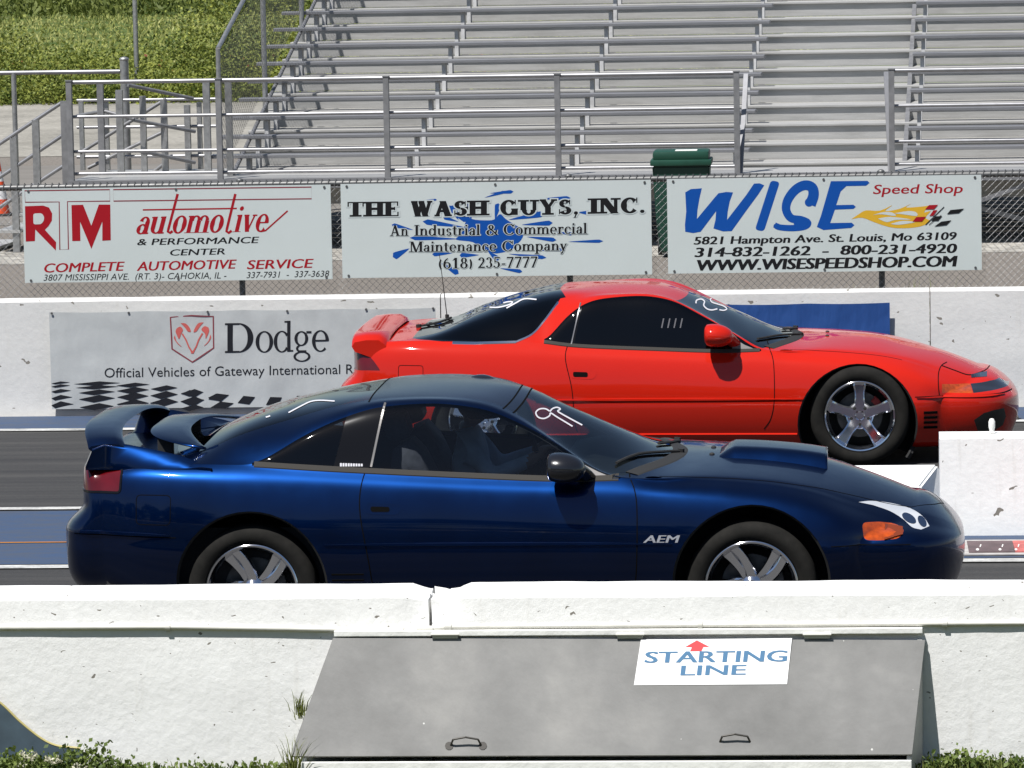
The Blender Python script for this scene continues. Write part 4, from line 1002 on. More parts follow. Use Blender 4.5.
# added unseen leaf belt behind the camera: blocks low sky, darkens car reflections
C_ = []
for x in np.arange(-46, 46, 3.2):
    y = -15 + rng.normal() * 1.2; h = rng.uniform(6.5, 9.5); r = rng.uniform(2.0, 2.8); d = rng.normal(size=(900, 3)); d /= np.linalg.norm(d, axis=1)[:, None]
    C_.append(d * (r, r, h * .52) * (rng.uniform(.75, 1.05, 900)[:, None]) + (x, y, h * .52))
leaf_cloud('added_tree_belt', np.concatenate(C_), .62, leaf_mat('added_tree_leaves', (.018, .035, .010), (.05, .08, .022), .4), .6, .8, 'added unseen belt of dark green trees behind the camera, darkening reflections')
def blades(name, bases, h, m, label, w=.006, lean=.35):
    vs = []; fs = []
    for (x, y, z), hh in zip(bases, h):
        a = rng.uniform(0, 2 * pi); l = rng.uniform(.1, lean) * hh; dx, dy = cos(a) * l, sin(a) * l; s = (-sin(a) * w, cos(a) * w)
        if abs(s[0]) < w * .5: s = (w * .8, s[1])
        n = len(vs)
        for t in (0, .5, .85):
            ww = 1 - t * .75; vs += [(x + dx * t * t - s[0] * ww, y + dy * t * t - s[1] * ww, z + hh * t), (x + dx * t * t + s[0] * ww, y + dy * t * t + s[1] * ww, z + hh * t)]
        vs.append((x + dx * 1.2, y + dy * 1.2, z + hh)); fs += [(n, n + 1, n + 3, n + 2), (n + 2, n + 3, n + 5, n + 4), (n + 4, n + 5, n + 6)]
    o = obj_pd(name, vs, fs, m); o['kind'] = 'stuff'; o['label'] = label; return o
B_ = []; H_ = []
for px, n, hh in ((150, 10, .05), (225, 30, .10), (60, 8, .06), (480, 10, .10), (700, 20, .10), (735, 20, .09), (855, 60, .20), (922, 40, .27), (905, 30, .12), (960, 60, .10), (1000, 50, .12), (830, 40, .10), (785, 20, .08)):
    for _ in range(n): B_.append((on_y(px + rng.normal() * 14, 290, 31.6).x, 31.25 + rng.uniform(0, 1.2), 0)); H_.append(.52 + hh * .9 + rng.uniform(-.1, .12))
blades('verge_grass', B_, H_, GRASS, 'thin grass growing between the far wall and the fence', .006, .25)
# clover and grass at the foot of the near wall
FY0 = NY - .10
B_ = []; H_ = []
for _ in range(1500):
    px = rng.uniform(-40, 300); k = 1.0 if px < 120 else .75
    B_.append((on_y(px, 765, FY0).x, FY0 - rng.uniform(-.08, .45), 0)); H_.append(rng.uniform(.02, .065) * k)
for _ in range(70): B_.append((on_y(292 + rng.normal() * 5, 745, NY - .3).x, NY - .20 - rng.uniform(0, .14), 0)); H_.append(rng.uniform(.06, .20))
for _ in range(26): B_.append((on_y(300 + rng.normal() * 4, 695, NY - .05).x, NY - .03 - rng.uniform(0, .03), rng.uniform(.22, .27))); H_.append(rng.uniform(.04, .10))
for _ in range(700): B_.append((on_y(rng.uniform(915, 1060), 765, FY0).x, FY0 - rng.uniform(-.08, .4), 0)); H_.append(rng.uniform(.03, .08))
blades('wall_foot_grass', B_, H_, GRASS, 'short yellow-green grass along the foot of the near white wall', .0035, .6)
C_ = []
def clump(px, r, h, n, dy=0.0):
    x = on_y(px, 760, FY0).x; a = rng.normal(size=(n, 3)) * (r, r * .6, h * .35); a[:, 2] = np.abs(a[:, 2] + h * .5); C_.append(a + (x, FY0 + dy - .05, 0))
for px, r, h, n in ((8, .07, .085, 420), (25, .06, .075, 300), (45, .06, .06, 260), (62, .06, .06, 300), (78, .05, .115, 260), (92, .05, .10, 240), (106, .05, .09, 220), (125, .05, .05, 160), (150, .06, .04, 120), (192, .06, .045, 160), (210, .05, .04, 120), (255, .05, .045, 120), (275, .05, .05, 140), (938, .05, .05, 200), (955, .06, .08, 340), (975, .06, .06, 260), (995, .06, .05, 220), (1015, .06, .06, 240)): clump(px, r, h, n)
leaf_cloud('clover', np.concatenate(C_), .022, CLOVER, .8, .7, 'leafy green clover and weeds at the foot of the near white wall')
P = []
for px, h in ((28, .100), (33, .085), (38, .092), (52, .080), (56, .070), (27, .065), (62, .075), (80, .050), (20, .045), (88, .042)):
    x = on_y(px, 750, FY0).x; P.append(np.array([x, FY0 - .10, h]) + rng.normal(size=(26, 3)) * .0075)
leaf_cloud('clover_flowers', np.concatenate(P), .012, leaf_mat('clover_flower', (.45, .42, .30), (.70, .68, .55), 20), 1, .7, 'white clover flower heads in the lower left corner')
# stand-in slate-blue shape for the dark curved area in the lower left corner
SL = mat('slate_patch', (.05, .078, .10), .8, noise=(9, .2)); EDGE = mat('patch_edge', (.42, .36, .14), .6)
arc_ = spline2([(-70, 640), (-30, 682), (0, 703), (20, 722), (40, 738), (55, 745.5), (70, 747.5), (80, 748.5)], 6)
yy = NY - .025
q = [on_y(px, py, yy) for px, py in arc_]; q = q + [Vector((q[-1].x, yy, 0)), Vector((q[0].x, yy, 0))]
so_ = Vector((q[-1].x, yy, 0)); bs = thing('corner_patch', so_, 'flat slate blue patch with a curved yellowish edge at the lower left wall foot', 'sheet')
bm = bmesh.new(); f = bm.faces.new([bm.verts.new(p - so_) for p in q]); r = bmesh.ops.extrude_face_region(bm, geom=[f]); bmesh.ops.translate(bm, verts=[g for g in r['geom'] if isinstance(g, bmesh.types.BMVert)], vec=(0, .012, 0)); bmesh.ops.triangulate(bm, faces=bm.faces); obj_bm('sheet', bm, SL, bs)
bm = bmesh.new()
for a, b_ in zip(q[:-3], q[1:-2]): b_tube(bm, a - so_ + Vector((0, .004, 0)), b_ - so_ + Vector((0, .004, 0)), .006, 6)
obj_bm('edge_line', bm, EDGE, bs, smooth=True, angle=50)

# ================================================================== CARS
def pchip(keys, xs):
    k = np.array(sorted(keys), float); x = k[:, 0]; y = k[:, 1]
    h = np.diff(x); d = np.diff(y) / h
    m = np.zeros_like(y)
    for i in range(1, len(x) - 1):
        if d[i - 1] * d[i] > 0:
            w1 = 2 * h[i] + h[i - 1]; w2 = h[i] + 2 * h[i - 1]
            m[i] = (w1 + w2) / (w1 / d[i - 1] + w2 / d[i])
    m[0] = d[0]; m[-1] = d[-1]
    xs = np.clip(xs, x[0], x[-1])
    j = np.clip(np.searchsorted(x, xs, 'right') - 1, 0, len(h) - 1)
    t = (xs - x[j]) / h[j]
    return ((1 + 2 * t) * (1 - t) ** 2 * y[j] + t * (1 - t) ** 2 * h[j] * m[j] + t * t * (3 - 2 * t) * y[j + 1] + t * t * (t - 1) * h[j] * m[j + 1])
def smooth1(a, sig):
    r = int(sig * 3) + 1; k = np.exp(-.5 * (np.arange(-r, r + 1) / sig) ** 2); k /= k.sum()
    p = np.concatenate([2 * a[0] - a[1:r + 1][::-1], a, 2 * a[-1] - a[-r - 1:-1][::-1]])
    return np.convolve(p, k, 'valid')
def hermite_section(P, nseg):
    """P: control points (n x 2) incl. mirrored ghost ends; nseg samples per segment -> points"""
    out = []
    L = np.linalg.norm(np.diff(P, axis=0), axis=1) ** .5 + 1e-9
    for i in range(1, len(P) - 2):
        p0, p1, p2, p3 = P[i - 1], P[i], P[i + 1], P[i + 2]
        a, b, c = L[i - 1], L[i], L[i + 1]
        t1 = (p1 - p0) / a - (p2 - p0) / (a + b) + (p2 - p1) / b
        t2 = (p2 - p1) / b - (p3 - p1) / (b + c) + (p3 - p2) / c
        n = nseg[i - 1]
        t = np.linspace(0, 1, n, endpoint=False)[:, None]
        out.append((2 * t ** 3 - 3 * t ** 2 + 1) * p1 + (t ** 3 - 2 * t ** 2 + t) * t1 * b + (-2 * t ** 3 + 3 * t ** 2) * p2 + (t ** 3 - t ** 2) * t2 * b)
    out.append(P[-2][None])
    return np.concatenate(out)

NSEG = [3, 3, 10, 12, 6, 12, 4, 14]
VK = np.concatenate([[0], np.cumsum(NSEG)])     # v index of each control point; VK[5]=belt, VK[6]=window top, VK[7]=roof edge
NV = int(VK[-1])                                  # half-section segments

def car_skin(K):
    """the whole outer skin of the car as one bmesh; face layer 'v' holds the row in the half section"""
    x0, x1 = K['x_end']
    xs = np.linspace(x0, x1, 186)
    C = {n: smooth1(pchip(K[n], xs), K.get('sig', 2.0)) for n in ('zb', 'yw', 'zm', 'ys', 'zs', 'yg', 'zg', 'yrl', 'zrl', 'yru', 'zru', 'zc')}
    rings = []
    def bow(x, yr):
        kf = K['bow_f'] * np.clip((x - 2.55) / (x1 - 2.55), 0, 1) ** 1.6
        kr = K['bow_r'] * np.clip((x0 + .5 - x) / .5, 0, 1) ** 1.6
        return -kf * yr ** 2.6 + kr * yr ** 2.6
    for i, x in enumerate(xs):
        g = {n: C[n][i] for n in C}
        yw = g['yw']
        P = [(0, g['zb']), (yw - .19, g['zb']), (yw - .085, g['zb'] + .05), (yw, g['zm']), (g['ys'], g['zs']), (g['yg'], g['zg']),
             (g['yrl'], g['zrl']), (g['yru'], g['zru']), (0, g['zc'])]
        P = np.array([(-P[1][0], P[1][1])] + P + [(-P[7][0], P[7][1])])
        s = hermite_section(P, NSEG)
        s[:, 0] = np.maximum(s[:, 0], 0)
        yr = np.clip(s[:, 0] / yw, 0, 1)
        rings.append(np.stack([x + bow(x, yr), s[:, 0], s[:, 1]], 1))
    def cap(ring, sign, xtip, zr, ex, ey, ez):
        """wraps the flanks round to the centre line: y closes in, the top rolls down to the rim height zr"""
        out = []
        for t in np.linspace(0, pi / 2, 25)[1:]:
            q = ring.copy(); up = np.maximum(q[:, 2] - zr, 0)
            q[:, 2] = np.where(ring[:, 2] > zr, zr + up * cos(t) ** ez, ring[:, 2])
            q[:, 0] = ring[:, 0] + (xtip(q[:, 2]) - ring[:, 0]) * sin(t) ** ex
            q[:, 1] = ring[:, 1] * max(cos(t), 0) ** ey
            out.append(q)
        return out
    front = cap(rings[-1], 1, *K['cap_f']); rear = cap(rings[0], -1, *K['cap_r'])
    allr = rear[::-1] + rings + front
    G = np.array(allr)                            # stations x (NV+1) x 3
    if 'shape' in K: K['shape'](G)
    G[:, :, 2] += K.get('dz', 0.0)
    ns = len(G)
    full = np.concatenate([G[:, :, :] * np.array([1, -1, 1]), G[:, ::-1, :][:, 1:-1]], 1)   # near side (y<0) up, then far side down
    bm = bmesh.new(); lay = bm.faces.layers.int.new('v')
    nv = full.shape[1]
    V = [[bm.verts.new(full[i, j]) for j in range(nv)] for i in range(ns)]
    for i in range(ns - 1):
        for j in range(nv):
            jj = (j + 1) % nv
            f = bm.faces.new((V[i][j], V[i + 1][j], V[i + 1][jj], V[i][jj]))
            f[lay] = j if j < NV else (2 * NV - 1 - j)
    bmesh.ops.remove_doubles(bm, verts=bm.verts, dist=1e-5)
    bmesh.ops.recalc_face_normals(bm, faces=bm.faces)
    return bm

def cut(bm, pts, axes, keep, closed=False):
    """slice the skin's faces along a polyline drawn in the plane axes=(i, j)"""
    i, j = axes; k = 3 - i - j
    lo = (min(p[0] for p in pts) - .06, min(p[1] for p in pts) - .06); hi = (max(p[0] for p in pts) + .06, max(p[1] for p in pts) + .06)
    cand = []
    for f in bm.faces:
        c = f.calc_center_median()
        if lo[0] < c[i] < hi[0] and lo[1] < c[j] < hi[1] and keep(f, c): cand.append(f)
    segs = list(zip(pts[:-1], pts[1:])) + ([(pts[-1], pts[0])] if closed else [])
    for a, b in segs:
        cand = [f for f in cand if f.is_valid]
        ax0, ax1 = min(a[0], b[0]) - 1e-4, max(a[0], b[0]) + 1e-4; ay0, ay1 = min(a[1], b[1]) - 1e-4, max(a[1], b[1]) + 1e-4
        sel = []; rest = []
        for f in cand:
            us = [v.co[i] for v in f.verts]; ws = [v.co[j] for v in f.verts]
            (sel if (min(us) <= ax1 and max(us) >= ax0 and min(ws) <= ay1 and max(ws) >= ay0) else rest).append(f)
        if not sel: continue
        n = Vector((0, 0, 0)); n[i] = b[1] - a[1]; n[j] = -(b[0] - a[0])
        co = Vector((0, 0, 0)); co[i], co[j] = a
        if n.length < 1e-9: continue
        geom = sel + list({e for f in sel for e in f.edges}) + list({v for f in sel for v in f.verts})
        r = bmesh.ops.bisect_plane(bm, geom=geom, dist=1e-5, plane_co=co, plane_no=n.normalized())
        cand = rest + [g for g in r['geom'] if isinstance(g, bmesh.types.BMFace)]

class Car:
    def __init__(s, root, K):
        s.root = root; s.K = K; s.bm = car_skin(K)
        s.lay = s.bm.faces.layers.int['v']
        s.bvh = BVHTree.FromBMesh(s.bm)
    def hit(s, p, d):
        r = s.bvh.ray_cast(Vector(p), Vector(d))
        return (r[0], r[1]) if r[0] is not None else (None, None)
    def side(s, x, z, sg=-1):     # point on the flank (sg=-1: the near one)
        return s.hit((x, sg * 2.0, z), (0, -sg, 0))
    def top(s, x, y): return s.hit((x, y, 3), (0, 0, -1))
    def strip(s, name, pts, w, lift, m, view='side', sides=(-1,), parent=None, close=False, taper=False, each=False):
        """a thin raised strip following the skin along a line drawn from the side (x, z) or from above (x, y)"""
        pts = resample(pts + ([pts[0]] if close else []), .015)
        for sg in sides:
            bm = bmesh.new()
            prev = None; n = len(pts)
            for q in range(n):
                a = pts[max(q - 1, 0)]; b = pts[min(q + 1, n - 1)]; p = pts[q]
                if close and q in (0, n - 1): a, b = pts[-2], pts[1]
                d = Vector((b[0] - a[0], b[1] - a[1])).normalized(); nn = Vector((-d.y, d.x))
                ww = w * (1 if not taper else max(.15, 1 - abs(2 * q / (n - 1) - 1) ** 3))
                row = []
                for off, up in ((-.5, 0), (-.36, 1), (.36, 1), (.5, 0)):
                    u = p[0] + nn.x * ww * off; t = p[1] + nn.y * ww * off
                    h, no = s.side(u, t, sg) if view == 'side' else s.top(u, t * (-sg if view == 'top2' else 1))
                    if h is None: row = None; break
                    row.append(bm.verts.new(h + no * (lift if up else -.0015)))
                if row and prev:
                    for k in range(3):
                        bm.faces.new((prev[k], prev[k + 1], row[k + 1], row[k]))
                prev = row
            o = obj_bm(name, bm, m, parent or s.root, smooth=False)
        return o
    def decal(s, name, art, m, origin, ux, uy, parent=None, base=.0015):
        """flat artwork pressed onto the skin: origin + x*ux + y*uy, pushed along the plane's normal"""
        ux, uy = Vector(ux), Vector(uy); n = ux.cross(uy).normalized()
        def place(x, y, lift):
            p = Vector(origin) + ux * x + uy * y
            h, no = s.hit(p + n * .6, -n)
            return (h if h is not None else p) + n * (lift)
        return art.lay(name, m, place, parent or s.root, dz=.0001, base=base)
    def split(s, rules, order):
        """rules: list of (name, test(center, v)); returns {name: list of faces}"""
        out = {n: [] for n in order}
        for f in s.bm.faces:
            c = f.calc_center_median(); v = f[s.lay]
            for n, t in rules:
                if t(c, v):
                    if n: out[n].append(f)
                    break
        return out
    def piece(s, name, faces, m, parent=None, offset=0.0):
        idx = {}; vs = []; fs = []; ns = []
        for f in faces:
            q = []
            for v in f.verts:
                if v.index not in idx:
                    idx[v.index] = len(vs); vs.append(tuple(v.co + s.vn[v.index] * offset)); ns.append(tuple(s.vn[v.index] * (1 if offset >= 0 else -1)))
                q.append(idx[v.index])
            fs.append(q if offset >= 0 else q[::-1])
        me = D.meshes.new(name); me.from_pydata(vs, [], fs)
        me.update()
        o = obj_me(name, me, m, parent or s.root, smooth=True)
        me.normals_split_custom_set_from_vertices(ns)
        return o
    def freeze(s):
        bm = s.bm; bm.verts.index_update(); bm.normal_update()
        s.vn = [v.normal.copy() for v in bm.verts]

# keys shared by both cars (the red one sits lower by K['dz'])
BASE = dict(
    x_end=(-.82, 3.30), bow_f=.30, bow_r=.06, sig=2.0,
    zb=[(-.82, .30), (-.5, .24), (0, .215), (1.2, .205), (2.5, .205), (3.3, .20)],
    yw=[(-.82, .80), (-.6, .865), (-.3, .905), (.0, .922), (.3, .92), (.7, .912), (1.2, .908), (1.8, .912), (2.2, .920), (2.55, .92), (2.9, .892), (3.15, .84), (3.3, .785)],
    zm=[(-.82, .58), (0, .60), (1, .555), (2, .55), (2.6, .52), (3.3, .47)],
    ys=[(-.82, .76), (-.6, .815), (-.3, .850), (0, .862), (.75, .862), (1.54, .860), (2.03, .858), (2.32, .855), (2.7, .842), (3.0, .825), (3.15, .80), (3.3, .765)],
    zs=[(-.82, .87), (-.59, .885), (0, .862), (.75, .82), (1.54, .79), (2.03, .785), (2.32, .765), (2.7, .715), (3.0, .645), (3.3, .55)],
    yg=[(-.82, .70), (-.5, .77), (.06, .80), (.35, .803), (1.5, .803), (1.85, .80), (2.22, .755), (2.5, .74), (2.8, .71), (3.0, .67), (3.3, .58)],
    zg=[(-.82, .925), (-.5, .945), (.06, .937), (.35, .925), (.64, .908), (1.14, .88), (1.53, .863), (1.85, .858), (2.05, .843), (2.25, .835), (2.5, .815), (2.8, .765), (3.0, .70), (3.3, .60)],
)
def car_keys(kind):
    K = dict(BASE)
    if kind == 'blue':
        K['yrl'] = [(-.82, .67), (-.4, .76), (.0, .79), (.1, .765), (.25, .725), (.45, .675), (.65, .64), (.9, .62), (1.15, .625), (1.35, .65), (1.55, .70), (1.72, .762), (1.83, .795), (2.0, .79), (2.2, .73), (2.5, .70), (2.8, .66), (3.0, .61), (3.3, .50)]
        K['zrl'] = [(-.82, .932), (-.4, .952), (.0, .945), (.08, .975), (.229, 1.062), (.432, 1.152), (.643, 1.208), (.883, 1.220), (1.131, 1.192), (1.329, 1.118), (1.526, 1.012), (1.722, .892), (1.83, .862), (2.0, .852), (2.2, .848), (2.5, .828), (2.8, .778), (3.0, .715), (3.3, .622)]
        K['yru'] = [(-.82, .60), (-.5, .66), (-.34, .64), (-.09, .58), (.2, .535), (.4, .505), (.65, .49), (1.0, .49), (1.2, .51), (1.4, .58), (1.6, .675), (1.785, .765), (2.0, .76), (2.2, .70), (2.5, .66), (2.8, .61), (3.0, .56), (3.3, .44)]
        K['zru'] = [(-.82, .935), (-.5, .950), (-.34, .965), (-.09, 1.062), (.2, 1.145), (.4, 1.198), (.625, 1.232), (.82, 1.239), (1.0, 1.234), (1.15, 1.216), (1.264, 1.174), (1.4, 1.095), (1.52, 1.012), (1.61, .955), (1.785, .872), (2.0, .858), (2.2, .856), (2.5, .838), (2.8, .79), (3.0, .728), (3.3, .635)]
        K['zc'] = [(-.82, .935), (-.6, .955), (-.42, .965), (-.245, 1.045), (-.008, 1.128), (.256, 1.195), (.46, 1.225), (.665, 1.247), (.85, 1.254), (1.05, 1.251), (1.2, 1.241), (1.31, 1.222), (1.47, 1.148), (1.67, 1.06), (1.87, .97), (2.03, .90), (2.13, .885), (2.25, .890), (2.4, .886), (2.6, .870), (2.85, .832), (3.0, .785), (3.16, .725), (3.3, .665)]
    else:
        K['yrl'] = [(-.82, .67), (-.3, .76), (.30, .79), (.42, .775), (.55, .71), (.68, .66), (.8, .635), (1.0, .62), (1.2, .63), (1.4, .67), (1.6, .73), (1.74, .775), (1.83, .795), (2.0, .79), (2.2, .73), (2.5, .70), (2.8, .66), (3.0, .61), (3.3, .50)]
        K['zrl'] = [(-.82, .93), (-.4, .950), (.0, .95), (.30, .945), (.407, .935), (.509, 1.050), (.643, 1.160), (.755, 1.198), (1.039, 1.216), (1.222, 1.190), (1.431, 1.09), (1.691, .945), (1.80, .872), (1.85, .862), (2.0, .852), (2.2, .848), (2.5, .828), (2.8, .778), (3.0, .715), (3.3, .622)]
        K['yru'] = [(-.82, .60), (-.5, .66), (-.3, .67), (0, .62), (.3, .56), (.54, .52), (.77, .495), (1.0, .49), (1.2, .51), (1.4, .585), (1.6, .68), (1.8, .765), (2.0, .76), (2.2, .70), (2.5, .66), (2.8, .61), (3.0, .56), (3.3, .44)]
        K['zru'] = [(-.82, .935), (-.5, .950), (-.34, .968), (-.09, 1.045), (.2, 1.130), (.4, 1.172), (.54, 1.203), (.767, 1.222), (1.0, 1.222), (1.163, 1.208), (1.242, 1.178), (1.426, 1.097), (1.6, .998), (1.69, .953), (1.85, .866), (2.0, .858), (2.2, .856), (2.5, .838), (2.8, .79), (3.0, .728), (3.3, .635)]
        K['zc'] = [(-.82, .935), (-.6, .955), (-.46, .965), (-.338, .98), (-.096, 1.075), (.179, 1.165), (.452, 1.222), (.657, 1.236), (.85, 1.242), (1.0, 1.240), (1.15, 1.228), (1.267, 1.20), (1.355, 1.165), (1.604, 1.066), (1.873, .945), (2.03, .890), (2.13, .878), (2.277, .888), (2.547, .878), (2.816, .822), (3.0, .772), (3.16, .715), (3.3, .655)]
    sm = lambda z, a, b: np.clip((z - a) / (b - a), 0, 1) ** 2 * (3 - 2 * np.clip((z - a) / (b - a), 0, 1))
    K['cap_f'] = (lambda z: 3.533 - .055 * ((z - .43) / .2) ** 2, .49, .80, .62, 1.5)
    K['cap_r'] = (lambda z: -.995 + .105 * sm(z, .60, .74) + .05 * sm(-z, -.42, -.22), .90, .62, .42, .8)
    def shape(G):
        x, y, z = G[:, :, 0], G[:, :, 1], G[:, :, 2]
        # lower flank tucks in under the waist line
        t = np.clip((.545 - z) / .02, 0, 1) * np.clip((y - .5) / .2, 0, 1) * np.clip((z - .24) / .05, 0, 1)
        G[:, :, 1] += t * .006
    K['shape'] = shape
    return K

def tyre_mesh(bm, R, r, w):
    h = w / 2
    pr = [(r, h * .80), (r + .006, h * .92), (r + .025, h), (R - .045, h * 1.02), (R - .018, h * .95), (R - .006, h * .84), (R, h * .70)]
    full = [(a, -b) for a, b in pr] + [(R + .0005, -h * .35), (R - .006, -h * .34), (R - .006, -h * .30), (R + .0005, -h * .29), (R + .0005, h * .29), (R - .006, h * .30), (R - .006, h * .34), (R + .0005, h * .35)] + [(a, b) for a, b in pr[::-1]]
    b_lathe(bm, full, 72)
def rim_mesh(bm, R, w, kind):
    h = w / 2
    # lip and barrel (outer face towards -y)
    b_lathe(bm, [(R + .004, -h * .80), (R + .002, -h * .90), (R - .004, -h * .94), (R - .012, -h * .92), (R - .018, -h * .80), (R - .030, -h * .62), (R - .034, h * .7), (R, h * .8)], 72)
    def arm(a0, a1, r0, r1, w0, wm, w1, y0, y1, th=.03, n=10):
        prev = None
        for i in range(n + 1):
            t = i / n; r = r0 + (r1 - r0) * t; a = a0 + (a1 - a0) * t
            ww = w0 * (1 - t) ** 2 + 2 * wm * t * (1 - t) + w1 * t * t
            y = y0 + (y1 - y0) * t ** 1.6
            c = Vector((r * cos(a), y, r * sin(a))); tn = Vector((-sin(a), 0, cos(a)))
            row = [bm.verts.new(c + tn * (ww * u) + Vector((0, v, 0))) for u, v in ((-.5, th), (-.5, .010), (-.36, 0), (.36, 0), (.5, .010), (.5, th))]
            if prev:
                for k in range(5): bm.faces.new((prev[k], prev[k + 1], row[k + 1], row[k]))
            prev = row
    n = 5
    for k in range(n):
        a = pi / 2 + 2 * pi * k / n + (.0 if kind == 'star' else .3)
        if kind == 'star':
            arm(a, a, .030, R - .020, .100, .030, .092, -h * .55, -h * .66, .045)
        else:
            arm(a - .30, a + .12, .035, R - .018, .060, .045, .050, -h * .62, -h * .72, .05)
            arm(a + .22, a + .34, .045, R - .018, .050, .030, .062, -h * .50, -h * .60, .04)
            arm(a + .30, a + .02, R * .55, R - .02, .05, .03, .02, -h * .45, -h * .55, .03, 5)
    if kind == 'star':
        b_lathe(bm, [(.0001, -h * .60), (.026, -h * .60), (.032, -h * .55), (.033, -h * .44)], 24)
        b_lathe(bm, [(.034, -h * .50), (.082, -h * .50), (.090, -h * .44), (.090, h * .1)], 30)
    else:
        b_lathe(bm, [(.0001, -h * .74), (.035, -h * .74), (.045, -h * .68), (.06, -h * .56), (.062, h * .1)], 30)

def make_wheel(parent, x, y, z, R, kind, mats, far=False):
    w = node('wheel', parent, (x, y, z), (0, 0, pi if far else 0))
    bm = bmesh.new(); tyre_mesh(bm, R, .232, .235); obj_bm('tyre', bm, mats['tyre'], w, smooth=True, angle=35)
    bm = bmesh.new(); rim_mesh(bm, .232, .235, kind); obj_bm('rim', bm, mats['chrome'], w, smooth=True, angle=35)
    bm = bmesh.new(); b_lathe(bm, [(.05, .012), (.150, .012), (.150, .034), (.05, .034)], 48); obj_bm('brake_disc', bm, mats['disc'], w, smooth=True, angle=35)
    bm = bmesh.new(); b_lathe(bm, [(.0001, .09), (.205, .09), (.205, .10)], 40); obj_bm('brake_backing', bm, mats['black'], w)
    bm = bmesh.new()
    for i in range(8):
        a = .15 + i * .09; a2 = a + .09
        q = [(.115, a), (.158, a), (.158, a2), (.115, a2)]
        lo = [bm.verts.new((r * cos(t), -.012, r * sin(t))) for r, t in q]; hi = [bm.verts.new((r * cos(t), .05, r * sin(t))) for r, t in q]
        for f in ((0, 1, 2, 3),): bm.faces.new([lo[k] for k in f]); bm.faces.new([hi[k] for k in f][::-1])
        for k in range(4): bm.faces.new((lo[k], lo[(k + 1) % 4], hi[(k + 1) % 4], hi[k]))
    obj_bm('brake_caliper', bm, mats['caliper'], w)
    if kind == 'star':
        for k in range(5):
            a = pi / 2 + 2 * pi * (k + .5) / 5
            bm = bmesh.new(); c = Vector((.058 * cos(a), 0, .058 * sin(a)))
            b_tube(bm, c + Vector((0, -.078, 0)), c + Vector((0, -.045, 0)), .0115, 6); obj_bm('wheel_nut', bm, mats['black'], w)
    return w

